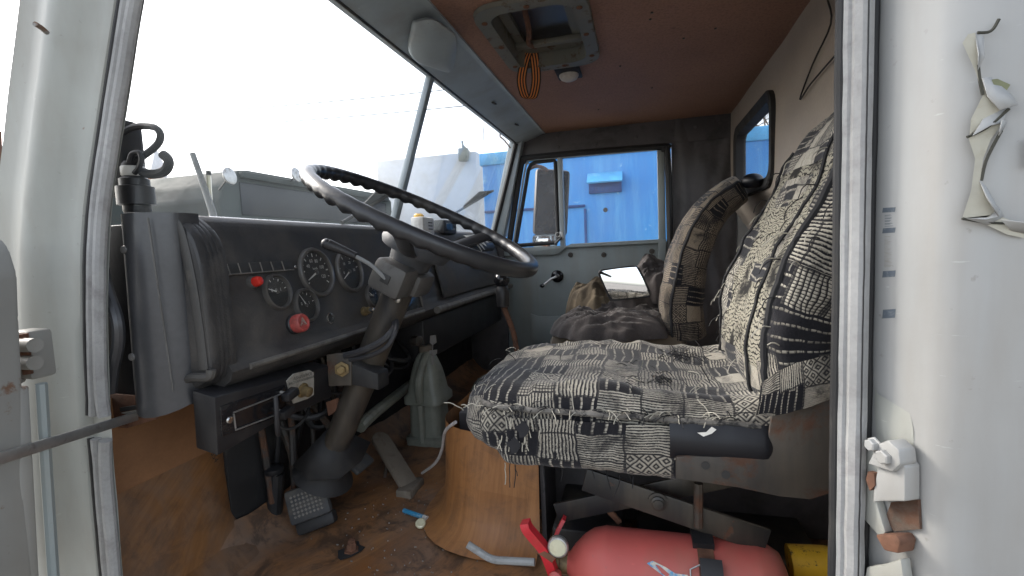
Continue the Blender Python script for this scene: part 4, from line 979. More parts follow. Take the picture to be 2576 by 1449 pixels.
MB().tube([bc, bc+Vector((-.06, .01, .05)), bc+Vector((-.14, .01, .16))], .010, 8).build('pedal_arm', M['darksteel'], bp)
ac = thing('accelerator_pedal', 'long dusty rounded accelerator treadle standing on the floor', 'pedal', (-.66, .66, 0))
b0, b1 = at(1030, 1222, z=.012), at(948, 1090, y=.74)
L = (b1-b0); e = L.normalized(); sd = Vector((0, 0, 1)).cross(e); sd = (Vector((.35, .93, 0))-e*Vector((.35, .93, 0)).dot(e)).normalized(); nn = e.cross(sd).normalized()
if nn.x < 0: nn = -nn
w0 = .030; tp = [(-.05*0, -w0), (L.length*.86, -w0)]+[(L.length*.86+w0*math.sin(a), -w0*math.cos(a)) for a in [PI*k/10 for k in range(1, 10)]]+[(L.length*.86, w0), (0, w0)]
MB().prism([b0+e*u+sd*v_+nn*.008 for u, v_ in tp], -nn*.016, bev=.004).build('treadle', M['pedal_wood'], ac)
MB().box(b0+e*-.005-Vector((0, 0, .004)), (.05, .09, .03), .006).build('treadle_hinge', M['pedal_wood'], ac)
MB().tube([b0+e*.13-nn*.01, b0+e*.10-nn*.10], .006, 8).build('treadle_rod', M['darksteel'], ac)

gv = thing('gear_lever', 'gear lever with glossy black ball knob rising between the seats', 'gear lever', (-.42, 1.0, .33))
k0, k1, k2 = at(1262, 704, y=1.0), at(1266, 768, y=1.0), at(1292, 838, y=1.0)
MB().tube(bez([k1+Vector((0, 0, .02)), k1, k2, k2+Vector((.012, .0, -.10))], 14), .0095, 10).build('lever_rod', M['rust'], gv)
MB().lathe([(.008, -.004), (.021, .0), (.023, .02), (.023, .055), (.018, .068), (.014, .075)], k1-Vector((0, 0, .004)), (k0-k1), 18).build('lever_grip', M['black'], gv)
MB().sphere(k0, .0275, 22).build('knob', M['blackgloss'], gv)

cn = thing('plastic_canister', 'grey-green plastic canister with loop handle on the floor', 'canister', (-.765, .97, 0))
rg = []; C0 = Vector((-.762, .99, 0))
for z, sx, sy, r_ in ((0, .062, .060, .02), (.004, .073, .070, .02), (.030, .075, .072, .02), (.036, .062, .060, .02), (.15, .058, .056, .02), (.156, .074, .071, .02), (.178, .074, .071, .02), (.195, .062, .060, .02), (.225, .058, .056, .02), (.27, .050, .048, .02), (.315, .034, .034, .015), (.335, .021, .021, .01), (.345, .021, .021, .01)):
    rg.append([C0+Vector((a, b, z+.002)) for a, b in rrect(sx*2, sy*2, min(r_*1.4, sx*.9), 4)])
MB().loft(rg, True, True).build('canister_body', M['canister'], cn, smooth=45)
MB().tube(bez([C0+Vector((.0, -.066, .17)), C0+Vector((.0, -.074, .235)), C0+Vector((.004, -.062, .275)), C0+Vector((.010, -.028, .322)), C0+Vector((.010, -.008, .330))], 18), .016, 10).build('handle', M['canister'], cn)
MB().tube([C0+Vector((-.004, -.061, .02)), C0+Vector((-.004, -.062, .16))], .015, 8).build('body_rib', M['canister'], cn)
MB().lathe([(.025, 0), (.026, .004), (.026, .020), (.022, .024), (.012, .024), (.010, .020), (.001, .020)], C0+Vector((0, 0, .338)), (0, 0, 1), 20).build('cap', M['pedal_wood'], cn)
# loose wiring and hoses under the dash
wl_ = thing('wiring_loom', 'tangle of black hoses and wires hanging under the dashboard', 'wiring', (-.9, .6, .40))
random.seed(12)
for k in range(11):
    y0 = .34+.055*k; d = random.uniform(.08, .22)
    MB().tube(bez([(-.95, y0, .43), (-.88+random.uniform(-.03, .05), y0+.03, .43-d), (-.86+random.uniform(-.04, .06), y0+.10, .41-d*random.uniform(.6, 1)), (-.93, y0+.18, .42)], 18), random.uniform(.004, .011), 7).build('hose', M['cable'] if k % 3 else M['rubber'], wl_)
for k in range(7):
    y0 = .36+.045*k; x0 = -.90+random.uniform(-.04, .03)
    MB().tube(bez([(x0, y0, .44), (x0+random.uniform(-.03, .03), y0+.02, .28), (x0+random.uniform(-.05, .03), y0+random.uniform(-.02, .05), .07)], 12), random.uniform(.005, .012), 8).build('hose', M['blackmetal'] if k % 2 else M['darksteel'], wl_)
MB().box((-.90, .75, .33), (.10, .16, .12), .01).build('relay_box', M['black'], wl_)
# grey air pipe on the floor under the dash
pp_ = thing('air_pipe', 'grey-green pipe running along the floor beneath the dashboard', 'pipe', at(960, 1030, y=.80))
MB().tube(bez([at(905, 1075, y=.62), at(935, 1045, y=.70), at(1010, 985, y=1.0), at(1060, 945, y=1.3), at(1120, 905, y=1.7)]), .018, 10).build('pipe_run', M['canister'], pp_)

# ================================================================== SEAT PLATFORM (cab part)
# linoleum-wrapped box: front face and near side with a rounded corner, flaring out on the floor
def box_path(o_):
    """plan outline of the box front, offset o_ outward"""
    pts = [(-.505-o_, 1.0), (-.505-o_, .62)]
    for k in range(9):
        a = PI+PI/2*k/8; pts.append((-.505+.13+(.13+o_)*math.cos(a), .58+(.13+o_)*math.sin(a)))
    pts += [(-.30, .45-o_), (-.235, .45-o_)]
    return pts
lay = [(0.0, .27), (0.0, .25), (.004, .20), (.008, .12), (.016, .06), (.030, .030), (.052, .014), (.075, .006)]
rows = []
for o_, z in lay: rows.append([Vector((x+.012*(z-.2)*(-1 if x < -.4 else 0), y+.006*noise.noise(Vector((x*8, z*8, 0))), z)) for x, y in box_path(o_)])
sb = MB(); sb.loft(rows, False); 
plan = [0]
for a, b in zip(rows[0][:-1], rows[0][1:]): plan.append(plan[-1]+(b-a).length)
nn_ = len(rows[0])
for fi, f in enumerate(sb.f): sb.uv[fi] = [(plan[k % nn_], sb.v[k].z) for k in f]
sb.build('seat_platform', M['lino_box'], cab, smooth=60)
MB().box2((-.49, .60, .0), (.43, 1.22, .262), .01).build('engine_tunnel', M['vinyl_wall'], cab)
MB().box2((-.235, .462, .0), (-.225, .62, .262)).build('platform_end', M['vinyl_wall'], cab, smooth=0)
MB().sphere(at(1200, 945, y=1.05)+Vector((.05, .1, -.12)), .12, 20, sc=(1, 1, .9)).build('tunnel_dome', M['canister'], cab)

# ================================================================== SEATS
def superell(w, h, n, k):
    a = 2*PI*k
    c_, s_ = math.cos(a), math.sin(a)
    return (math.copysign(abs(c_)**(2/n), c_)*w, math.copysign(abs(s_)**(2/n), s_)*h)
def ring_uv(rings, seed=0.0):
    n = len(rings[0]); N = len(rings)
    vlen = [0]
    mid = rings[N//2]
    for k in range(n): vlen.append(vlen[-1]+(mid[(k+1) % n]-mid[k]).length)
    ulen = [0]
    for i in range(N-1):
        ulen.append(ulen[-1]+max((rings[i+1][k]-rings[i][k]).length for k in range(0, n, max(1, n//16))))
    return lambda i, k: (ulen[min(i, N-1)]+seed, vlen[k]+seed*.37)
def wrinkle(p, amp, sc, seed): return amp*noise.noise(p*sc+Vector((seed, seed*1.7, 0)))

ds = thing('driver_seat', 'driver seat in a torn black and cream patchwork cover', 'seat', (-.05, .46, .02))
NR, NP = 64, 96
rings = []
for i in range(NR+1):
    s = i/NR
    if s < .28:
        ph = (s/.28)*PI/2; x = -.345+.10*(1-math.cos(ph)); k = math.sin(ph)**.55 if ph > 0 else 0
    else: x = -.245+(s-.28)/.72*.475; k = 1.0
    row = []
    for j in range(NP):
        a, b = superell(.243, .072, 4.2, j/NP)
        zc_ = .365
        yy = .462+a*(.30+.70*k); zz_ = zc_+b*(.25+.75*k)
        top = b > 0
        if top:
            zz_ += .010*max(0, 1-abs((x+.10)/.2)) - .022*math.exp(-((x-.12)/.09)**2)*max(0, 1-(a/.24)**2)
            zz_ += .012*math.exp(-((abs(a)-.20)/.035)**2)*(1 if x > -.2 else .3)
        else:
            zz_ += .030*max(0, 1-(x+.345)/.16)            # nose rounds up underneath
        p = Vector((x, yy, zz_))
        d = wrinkle(p, .010, 8, 1)+wrinkle(p, .005, 26, 2)+.004*(1-abs(noise.noise(Vector((p.x*14+p.y*9, p.y*4-p.x*3, 8)))*2.5))+wrinkle(Vector((p.x*1.2, p.y, p.z*.5)), .0025, 70, 5)
        out_ = Vector((-.4 if s < .2 else 0, (1 if a > 0 else -1)*abs(a/.24)**3, b/.072)).normalized()
        row.append(p+out_*d)
    rings.append(row)
cu = MB(); cu.loft(rings, True, True, 0, False, ring_uv(rings, .02))
cush = cu.build('seat_cushion', M['fabric'], ds, smooth=80)
# skirt of the cover hanging over the near side, ragged along its lower edge
rg = []; n_ = 90
for i in range(n_+1):
    s = i/n_; x = -.315+s*.365; row = []
    low = .283+.006*math.sin(s*3.1)+.004*noise.noise(Vector((x*30, 0, 3)))+.030*max(0, 1-s*6)
    for j in range(13):
        t_ = j/12; z = .400+(low-.400)*t_
        y = .213+.012*(t_**2)+.005*noise.noise(Vector((x*22, z*7, 1.5)))+.003*noise.noise(Vector((x*60, z*20, 6)))+.16*max(0, 1-s*4.2)**2.2+.05*max(0, (t_-.70)/.30)**2
        row.append(Vector((x, y, z)))
    rg.append(row)
sk = MB(); sk.loft(rg, False, False, 0, False, lambda i, k: (.71+i/n_*.365, .33+k/12*.13))
sk.build('cover_skirt', M['fabric'], ds, smooth=80)
# piping along the top edge of the cushion
MB().tube([Vector((-.325+.5*k/40, .2165+.10*max(0, 1-k/6)**2+.003*noise.noise(Vector((k*.6, 0, 0))), .418-.012*(k/40)+.003*noise.noise(Vector((k*.5, 3, 0))))) for k in range(41)], .0055, 8).build('piping', M['welt'], ds)
# backrest
sp = [(.262, .425), (.245, .48), (.242, .54), (.256, .60), (.280, .66), (.308, .72), (.335, .78), (.362, .835), (.392, .885), (.420, .925)]
spine = bez([(x, 0, z) for x, z in sp], 54); N = len(spine); rings = []
for i, c0 in enumerate(spine):
    s = i/(N-1); t_ = (spine[min(i+1, N-1)]-spine[max(i-1, 0)]).normalized(); nrm = Vector((t_.z, 0, -t_.x))     # points back/down
    w = .245*(1-.10*s)-.10*max(0, (s-.72)/.28)**1.5; th = .075*(1-.35*s)
    e = 1.0
    if s < .06: e = .75+.25*(s/.06)
    if s > .94: e = max(.35, math.sqrt(max(0, 1-((s-.94)/.06)**2)))
    row = []
    for j in range(NP):
        a, b = superell(w*e, th*e, 3.6, j/NP)
        p = c0+Vector((0, .462+a, 0))+nrm*b
        front = b < 0
        if front: p += nrm*(.020*max(0, 1-(a/.17)**2)*math.sin(min(1, s*1.2)*PI))      # dished between bolsters
        d = wrinkle(p, .011, 8, 11)+wrinkle(p, .006, 22, 12)+wrinkle(p, .002, 66, 13)
        p += Vector((0, (1 if a > 0 else -1)*abs(a/w)**3, 0))*d*1.2+nrm*d*(1 if b > 0 else -1)
        row.append(p)
    rings.append(row)
fn = ring_uv(rings, 1.3)
mats_ = []
for i in range(N-1):
    for j in range(NP):
        a = math.cos(2*PI*(j+.5)/NP); b = math.sin(2*PI*(j+.5)/NP)
        mats_.append(1 if (b < -.55 and abs(a) < .72 and .12 < i/N < .70 and noise.noise(Vector((i*.12, j*.16, 0))) > -.18) else 0)
bk = MB(); bk.loft(rings, True, True, 0, False, fn)
for k, m_ in enumerate(mats_): bk.m[k] = m_
back = bk.build('seat_backrest', [M['fabric'], M['ladder']], ds, smooth=80)
for off, rr in ((NP*59//96, .006), (NP*15//16, .005)):
    MB().tube([rings[i][off % NP]+Vector((0, -.002, 0)) for i in range(2, N-4)], rr, 8).build('piping', M['thread_dark'], ds)
# backrest cover flap that runs down on to the side
low = bez([at(1898, 1046, y=.196), at(1960, 1044, y=.194), at(2040, 1022, y=.196), at(2150, 985, y=.215)], 24)
top = bez([at(1915, 965, y=.206), at(1965, 930, y=.204), at(2050, 900, y=.206), at(2150, 885, y=.222)], 24)
rg = [[a*(1-t_)+b*t_+Vector((0, -.006*math.sin(t_*PI)+.003*noise.noise(Vector((i*.3, t_*4, 0))), 0)) for t_ in [k/8 for k in range(9)]] for i, (a, b) in enumerate(zip(top, low))]
MB().loft(rg, False, False, 0, False, lambda i, k: (2.0+i*.012, .9+k*.012)).build('cover_flap', M['fabric'], ds, smooth=80)
# black vinyl of the old seat under the cover
rg = []
for i in range(25):
    s = i/24; x = .040+.165*s; row = []
    for j in range(11):
        t_ = j/10; z = .408-.062*t_
        y = .214-.012*math.sin(t_*PI)+.004*noise.noise(Vector((x*16, z*10, 4)))+.03*max(0, (s-.85)/.15)**2
        row.append((x, y, z))
    rg.append(row)
MB().loft(rg, False).build('vinyl_side', M['vinyl_black'], ds, smooth=80)
p = at(1783, 1087, y=.193)
tf = MB(); tf.add([p+Vector((-.017, 0, -.002)), p+Vector((-.004, -.003, .001)), p+Vector((.004, -.003, .010)), p+Vector((.011, -.001, .005)), p+Vector((.004, -.003, -.001)), p+Vector((-.008, -.002, -.007))], [(0, 1, 4, 5), (1, 2, 3, 4)]); tf.build('foam_tear', M['foam'], ds)
# pressed steel side plate
poly = [(1700, 1150), (1728, 1147), (1800, 1150), (1900, 1143), (1932, 1110), (1945, 1020), (2000, 1010), (2160, 990), (2160, 1190), (2110, 1235), (2040, 1258), (1960, 1250), (1860, 1228), (1700, 1205)]
MB().prism([at(*q, y=.206) for q in poly], (0, .008, 0), bev=.0025).build('side_plate', M['darksteel'], ds)
for q in ((1775, 1171), (1826, 1194)):
    MB().lathe([(.0065, 0), (.0065, .0008)], at(*q, y=.2052), (0, -1, 0), 16).build('plate_hole', M['print'], ds)  # flat dark discs paint the shade of holes in the plate
# scissor suspension
def bar(q0, q1, y, w_, mat, name, th=.008):
    a, b = at(*q0, y=y), at(*q1, y=y); e_ = (b-a).normalized(); u_ = Vector((0, 1, 0)).cross(e_)
    return MB().box((a+b)/2, ((b-a).length, th, w_), .002, Matrix((e_, Vector((0, 1, 0)), e_.cross(Vector((0, 1, 0))))).transposed()).build(name, mat, ds)
bar((1470, 1205), (1930, 1362), .31, .046, M['blackmetal'], 'scissor_arm')
bar((1400, 1290), (1900, 1185), .345, .040, M['blackmetal'], 'scissor_arm')
MB().lathe([(.018, 0), (.018, .003), (.013, .004), (.013, .008), (.009, .010), (.009, .013), (.002, .014)], at(1655, 1262, y=.305), (0, -1, 0), 18).build('pivot_bolt', M['blackmetal'], ds)
MB().tube([at(1757, 1215, y=.30), at(1757, 1325, y=.30)], .008, 8).build('guide_rod', M['darksteel'], ds)
MB().box2((-.20, .40, .012), (-.05, .62, .085), .006).build('seat_base', M['blackmetal'], ds)
MB().box2((-.02, .42, .012), (.34, .62, .05), .006).build('seat_base', M['blackmetal'], ds)
bar((1505, 1255), (1560, 1315), .37, .012, M['rust'], 'link')
# torn threads
random.seed(21)
def thread(p, d0, L, mat, r_=.0009, sag=.5):
    pts = [p]; d = Vector(d0).normalized(); n_ = 7
    for k in range(n_):
        d = (d+Vector((random.uniform(-.5, .5), random.uniform(-.5, .5), random.uniform(-.5, .5)))*.55+Vector((0, 0, -sag*.35))).normalized(); pts.append(pts[-1]+d*L/n_)
    return pts
tl, td = MB(), MB()
for k in range(150):      # along the nose and top edge
    i = random.randint(4, 30); j = random.choice([random.randint(0, 47), random.randint(40, 60)])
    p = rings and cush and None
    q0 = None
    xx = random.uniform(-.345, .15); yy = random.choice([.222, random.uniform(.23, .69)])
    zt = .437 if yy > .225 else .415
    q0 = Vector((xx, yy, zt-.02*max(0, (-.30-xx)/.045)))
    (tl if random.random() < .6 else td).tube(thread(q0, (random.uniform(-1, .4), random.uniform(-1, .2), .35), random.uniform(.015, .045), 0), .0009, 4)
for k in range(12):       # ragged hem
    xx = random.uniform(-.29, .05); q0 = Vector((xx, .262, .286+.01*random.random()))
    (td if random.random() < .85 else tl).tube(thread(q0, (random.uniform(-.3, .3), -.2, -1), random.uniform(.012, .05), 0, sag=.8), .0009, 4)
for k in range(16):       # the torn hole at the front of the skirt
    xx = random.gauss(-.215, .018); zz_ = random.uniform(.345, .405); q0 = Vector((xx, .208, zz_))
    tl.tube(thread(q0, (random.uniform(-.25, .25), -.15, -1), random.uniform(.012, .028), 0, sag=.9), .0009, 4)
for k in range(60):      # frays down the front of the backrest
    i = random.randint(5, N-12); j = int(NP*random.uniform(.55, .95)); q0 = rings[i][j]
    (tl if random.random() < .55 else td).tube(thread(q0, (-.8, -.3, random.uniform(-.3, .8)), random.uniform(.015, .06), 0, sag=.9), .0010, 4)
a_ = tl.build('loose_threads', M['thread_light'], ds); a_['kind'] = 'stuff'
a_ = td.build('loose_threads', M['thread_dark'], ds); a_['kind'] = 'stuff'
for q in ((-.222, .2030, .352), (-.205, .2030, .382)):
    MB().add([Vector(q)+Vector((.012*math.cos(k*.7)*(1+.4*math.sin(k*2.1)), 0, .014*math.sin(k*.7)*(1+.3*math.cos(k*3.3)))) for k in range(9)], [tuple(range(9))]).build('tear_hole', M['vinyl_black'], ds)
for off, amp in ((66, .010), (80, .010)):      # dark pulled cords down the front
    MB().tube([rings[i][off]+Vector((-.003, amp*noise.noise(Vector((i*.22, off, 0)))*2, 0)) for i in range(3, N-10)], .0032, 6).build('pulled_cord', M['thread_dark'], ds)
# matted black wool where the cover is worn through
for (x, y) in ((-.06, .30), (-.22, .46), (.02, .36), (.08, .56)):
    wl = MB()
    for k in range(60): wl.tube(thread(Vector((x+random.gauss(0, .020), y+random.gauss(0, .018), .438)), (random.uniform(-1, 1), random.uniform(-1, 1), .1), .026, 0, sag=.5), .0009, 4)
    q = wl.build('worn_wool', M['thread_dark'], ds); q['kind'] = 'stuff'

# passenger seat
ps = thing('passenger_seat', 'passenger seat with brownish patchwork backrest darkened for shade, dark clothes heaped on it', 'seat', (0, 1.5, .02))
sp = [(.155, .33), (.150, .45), (.165, .56), (.192, .66), (.225, .74), (.275, .815), (.335, .865), (.385, .895)]
spine = bez([(x, 0, z) for x, z in sp], 44); N2 = len(spine); rings2 = []
for i, c0 in enumerate(spine):
    s = i/(N2-1); t_ = (spine[min(i+1, N2-1)]-spine[max(i-1, 0)]).normalized(); nrm = Vector((t_.z, 0, -t_.x))
    w = .235*(1-.12*s)-.10*max(0, (s-.72)/.28)**1.5; th = .088*(1-.42*s); e = 1.0
    if s > .94: e = max(.35, math.sqrt(max(0, 1-((s-.94)/.06)**2)))
    row = []
    for j in range(72):
        a, b = superell(w*e, th*e, 3.4, j/72); p = c0+Vector((0, 1.50+a, 0))+nrm*b
        d = wrinkle(p, .007, 9, 31)+wrinkle(p, .004, 26, 32)
        p += Vector((0, (1 if a > 0 else -1)*abs(a/w)**3, 0))*d+nrm*d*(1 if b > 0 else -1); row.append(p)
    rings2.append(row)
MB().loft(rings2, True, True, 0, False, ring_uv(rings2, 4.1)).build('seat_backrest', M['fabric_shaded'], ps, smooth=80)
MB().tube([rings2[i][72*9//16] for i in range(1, N2-3)], .006, 8).build('piping', M['thread_dark'], ps)
MB().sphere((.40, 1.36, .905), .035, 16, sc=(1.1, 1.3, .8)).build('head_pad', M['vinyl_black'], ps)
MB().box2((-.36, 1.26, .20), (.16, 1.74, .355), .04).build('seat_cushion', M['fabric_shaded'], ps)
MB().box2((-.33, 1.30, .0), (.20, 1.70, .21), .01).build('seat_box', M['vinyl_wall'], ps)

# ================================================================== THINGS ON THE PASSENGER SEAT
def heap(name, c, rx, ry, h, seed, mat, label, ang=0, fold=1.0):
    """crumpled garment: a closed lump with ridged folds running along it"""
    n1, n2 = 150, 56; m_ = MB(); rgs = []
    for i in range(n1):
        th = 2*PI*i/n1; row = []
        for j in range(n2):
            r = j/(n2-1)
            edge = 1+.16*noise.noise(Vector((math.cos(th)*1.6, math.sin(th)*1.6, seed)))+.07*noise.noise(Vector((math.cos(th)*5, math.sin(th)*5, seed+3)))
            u, v_ = math.cos(th)*r*edge, math.sin(th)*r*edge
            q = Vector((u*rx*9, v_*ry*22, seed)); wv_ = noise.noise(q*.5)*1.3
            rid = 1-abs(noise.noise(Vector((q.x*.55+wv_, q.y*1.1+wv_, seed*2)))*1.9)
            rid2 = 1-abs(noise.noise(Vector((q.x*1.4-wv_, q.y*2.4+wv_, seed*3)))*1.7)
            rid3 = 1-abs(noise.noise(Vector((q.x*2.2+wv_*2, q.y*5.0+wv_*2, seed*5)))*1.7)
            hh = h*(max(0, 1-r**3.2))**.6*(.72+.28*noise.noise(Vector((u*2.2, v_*2.2, seed+9))))+fold*(.028*rid+.016*rid2+.008*rid3)*(1-r**6)
            x_, y_ = u*rx, v_*ry
            row.append(Vector((c[0]+x_*math.cos(ang)-y_*math.sin(ang), c[1]+x_*math.sin(ang)+y_*math.cos(ang), c[2]+max(0, hh))))
        rgs.append(row)
    m_.loft(rgs, False, False, 0, True)
    o_ = m_.build(name, mat, None, smooth=80, base=Vector(c)); tag(o_, label, 'clothes'); return o_
heap('work_trousers', (-.115, 1.36, .345), .245, .20, .085, 2.0, M['garment'], 'crumpled dark grey work trousers spread over the front of the seat', .1)
heap('work_jacket', (-.06, 1.56, .37), .26, .18, .16, 5.5, M['garment'], 'dark jacket heaped against the passenger door under the loose mirror', -.1)
heap('khaki_jacket', (-.20, 1.50, .40), .13, .14, .145, 8.1, M['garment2'], 'rolled khaki-brown jacket lying at the window winder end of the heap', .4, .8)
heap('dark_cloth', (.045, 1.56, .45), .11, .14, .185, 11.3, M['garment'], 'dark bundled cloth pushed up against the passenger backrest', .3)
# loose mirror
mr = thing('loose_mirror', 'loose rectangular rear-view mirror with black frame lying on the clothes', 'mirror', (-.06, 1.3, .50))
A, B, C, D = at(1502, 680, y=1.2990), at(1604, 667, y=1.2990), at(1641, 746, y=1.2930), at(1536, 757, y=1.2930)
cen = (A+B+C+D)/4; ex_ = ((B-A)+(C-D)).normalized(); ey_ = ((A-D)+(B-C)).normalized(); nz = ex_.cross(ey_).normalized()
if nz.y > 0: nz = -nz
def mpt(u, v_): return A*(1-u)*(1-v_)+B*u*(1-v_)+C*u*v_+D*(1-u)*v_
def rounded_quad(s, n=6):
    out_ = []
    for x, y in rrect(1.0, 1.0, .16, n): out_.append(mpt(.5+x*s, .5-y*s))
    return out_
q0, q1, q2 = rounded_quad(1.0), rounded_quad(1.03), rounded_quad(.94)
MB().loft([[p-nz*.034+(cen-p)*.12 for p in q0], [p-nz*.02 for p in q1], [p+nz*.001 for p in q1], [p+nz*.003 for p in q0], [p+nz*.001 for p in q2]], True, True).build('mirror_shell', M['black'], mr, smooth=50)
gr, fs_ = [], []
NG = 17
def mm(u, v_):
    # soften the corners, and give the glass the slight bulge of a convex mirror
    a, b = u*2-1, v_*2-1; s = .94*(1-.045*(a*a*b*b))
    p = mpt(.5+a*.5*s, .5+b*.5*s); return p+nz*(.0035+.0045*(1-(a*a+b*b)/2))
for i in range(NG):
    for j in range(NG): gr.append(mm(i/(NG-1), j/(NG-1)))
for i in range(NG-1):
    for j in range(NG-1): k = i*NG+j; fs_.append((k, k+1, k+NG+1, k+NG))
MB().add(gr, fs_).build('mirror_glass', M['mirror'], mr, smooth=80)

# ================================================================== FIRE EXTINGUISHER
fe = thing('fire_extinguisher', 'red fire extinguisher lying on the floor beside the seat', 'fire extinguisher', (.05, .30, .01))
e0, e1_ = at(1452, 1400, y=.30), at(1985, 1425, y=.30)
e0 = Vector((-.118, .295, .083)); e1_ = Vector((.235, .305, .079)); ax = (e1_-e0).normalized(); Lx = (e1_-e0).length; RR = .073
body = MB(); body.lathe([(.018, -.034), (.022, -.026), (.036, -.016), (.055, .002), (.067, .020), (.0725, .040), (.0735, .044), (RR, .048), (RR, Lx-.055), (.0735, Lx-.052), (.0735, Lx-.046), (.070, Lx-.025), (.060, Lx-.008), (.040, Lx), (.002, Lx+.002)], e0, ax, 40)
body.build('cylinder', M['ext_red'], fe, smooth=40)
nk = e0-ax*.036
MB().lathe([(.020, .0), (.020, -.016), (.017, -.018), (.017, -.038), (.010, -.042)], nk+ax*.008, ax, 18).build('valve', M['brass'], fe)
gp = at(1404, 1374, y=.262)
MB().lathe([(.006, -.016), (.010, -.006), (.0195, -.004), (.020, .004), (.018, .007), (.0165, .0075)], gp, (.05, -1, .12), 26).build('pressure_gauge', M['steel'], fe)
MB().lathe([(.0168, .006), (.015, .0085), (.001, .0095)], gp, (.05, -1, .12), 24).build('gauge_face', M['gaugeglass'], fe)
def slab(pts, w_, th, mat, name):
    """bent strip of sheet metal: points in the plane y, width along y"""
    n_ = len(pts); rg_ = []
    for i, p in enumerate(pts):
        t_ = (pts[min(i+1, n_-1)]-pts[max(i-1, 0)]).normalized(); u_ = Vector((0, 1, 0)); v_ = t_.cross(u_).normalized(); ww = w_[i] if isinstance(w_, list) else w_
        rg_.append([p+u_*ww+v_*th, p-u_*ww+v_*th, p-u_*ww-v_*th, p+u_*ww-v_*th])
    return MB().loft(rg_, True, True).build(name, mat, fe, smooth=50)
hpts = [at(1321, 1312, y=.265), at(1326, 1328, y=.262), at(1345, 1352, y=.262), at(1368, 1380, y=.262), at(1382, 1412, y=.264), at(1392, 1440, y=.266), at(1405, 1475, y=.268)]
slab(bez(hpts, 24), .010, .0085, M['red_handle'], 'carry_handle')
hpts = [at(1420, 1303, y=.33), at(1408, 1325, y=.32), at(1398, 1348, y=.31), at(1392, 1372, y=.30)]
slab(bez(hpts, 12), .009, .0035, M['red_handle'], 'squeeze_lever')
slab([at(1352, 1378, y=.258), at(1380, 1395, y=.258), at(1394, 1405, y=.258)], .006, .006, M['rust'], 'safety_catch')
MB().tube(bez([at(1176, 1369, y=.27), at(1205, 1388, y=.27), at(1240, 1407, y=.27), at(1285, 1411, y=.268), at(1345, 1414, y=.268)], 20), .0072, 10).build('nozzle_pipe', M['hose'], fe)
MB().tube(bez([at(1355, 1365, y=.27), at(1362, 1385, y=.266), at(1370, 1396, y=.262)], 6), .0014, 6).build('safety_pin', M['steel'], fe)
MB().lathe([(.010, -.01), (.012, 0), (.012, .01), (.006, .014)], at(1398, 1449, y=.258), (0, -1, .2), 12).build('valve_plug', M['redbtn'], fe)
# strap round the cylinder with its buckle
def cyl_pt(xa, ang, lift=0.0):
    c_ = e0+ax*xa; return c_+(Vector((0, -math.cos(ang), math.sin(ang))))*(RR+lift)
def strapm(x0, x1, a0, a1, lift, mat, name, n_=14):
    rg_ = []
    for k in range(n_+1):
        an = a0+(a1-a0)*k/n_; rg_.append([cyl_pt(x0, an, lift), cyl_pt(x1, an, lift), cyl_pt(x1, an, .0005), cyl_pt(x0, an, .0005)])
    return MB().loft(rg_, True, True).build(name, mat, fe, smooth=40)
strapm(.198, .234, math.radians(74), math.radians(116), .013, M['black'], 'strap_clip')
strapm(.205, .232, math.radians(-60), math.radians(75), .0028, M['rust'], 'strap_band')
strapm(.206, .242, math.radians(-20), math.radians(56), .016, M['black'], 'strap_lever')
MB().tube([cyl_pt(.207, math.radians(50), .010), cyl_pt(.190, math.radians(44), .008), cyl_pt(.190, math.radians(14), .008), cyl_pt(.208, math.radians(6), .010)], .0016, 6).build('strap_wire', M['steel'], fe)
lb = MB(); gA = [(.118, 20), (.128, 24), (.150, 18), (.165, 12), (.185, 12), (.196, 4), (.190, -10), (.205, -22), (.18, -30), (.165, -14), (.158, 2), (.135, 12)]
lb.add([cyl_pt(x, math.radians(a+26), .0007) for x, a in gA], [tuple(range(len(gA)))]); lb.build('torn_label', M['label_blue'], fe, smooth=0)
yp = thing('yellow_pipe', 'pipe wrapped in scuffed yellow tape behind the extinguisher base', 'pipe', (.30, .36, .02))
MB().tube([at(1985, 1412, y=.36), at(2090, 1418, y=.36), at(2200, 1424, y=.36)], .030, 18).build('taped_pipe', M['yellow'], yp)

# ================================================================== SMALL THINGS
lg = thing('plastic_lighter', 'small blue plastic stick lying on the dirty floor', 'lighter', at(1045, 1295, z=.006))
a, b = at(1016, 1284, z=.012), at(1074, 1304, z=.012)
MB().tube([a, a+(b-a)*.85], .006, 8).build('stick_body', M['lighter'], lg); MB().tube([a+(b-a)*.85, b], .0065, 8).build('stick_end', M['white_plastic'], lg)
bc_ = thing('bottle_cap', 'pale crimped bottle cap on the floor beside the blue stick', 'bottle cap', at(1058, 1320, z=.004))
MB().lathe([(.013, 0), (.0135, .002), (.0125, .006), (.010, .008), (.001, .008)], at(1058, 1318, z=.012), (.3, -.5, 1), 20).build('cap_shell', M['gaugeglass'], bc_)
fb_ = thing('floor_bolt', 'dirty hex bolt standing in a torn hole of the linoleum', 'bolt', at(884, 1385, z=.0))
p = at(884, 1385, z=.0); p.z = floorz(p.x, p.y)
MB().add([p+Vector((.026*math.cos(k*.57)*(1+.3*math.sin(k*2.3)), .034*math.sin(k*.57)*(1+.25*math.cos(k*1.7)), .004)) for k in range(11)], [tuple(range(11))]).build('torn_hole', M['print'], fb_)
MB().lathe([(.018, 0), (.018, .006), (.012, .007), (.012, .020), (.009, .022), (.009, .030), (.004, .032)], p+Vector((0, 0, .001)), (.1, 0, 1), 6).build('bolt_head', M['rust'], fb_)
random.seed(5)
lt_ = MB()
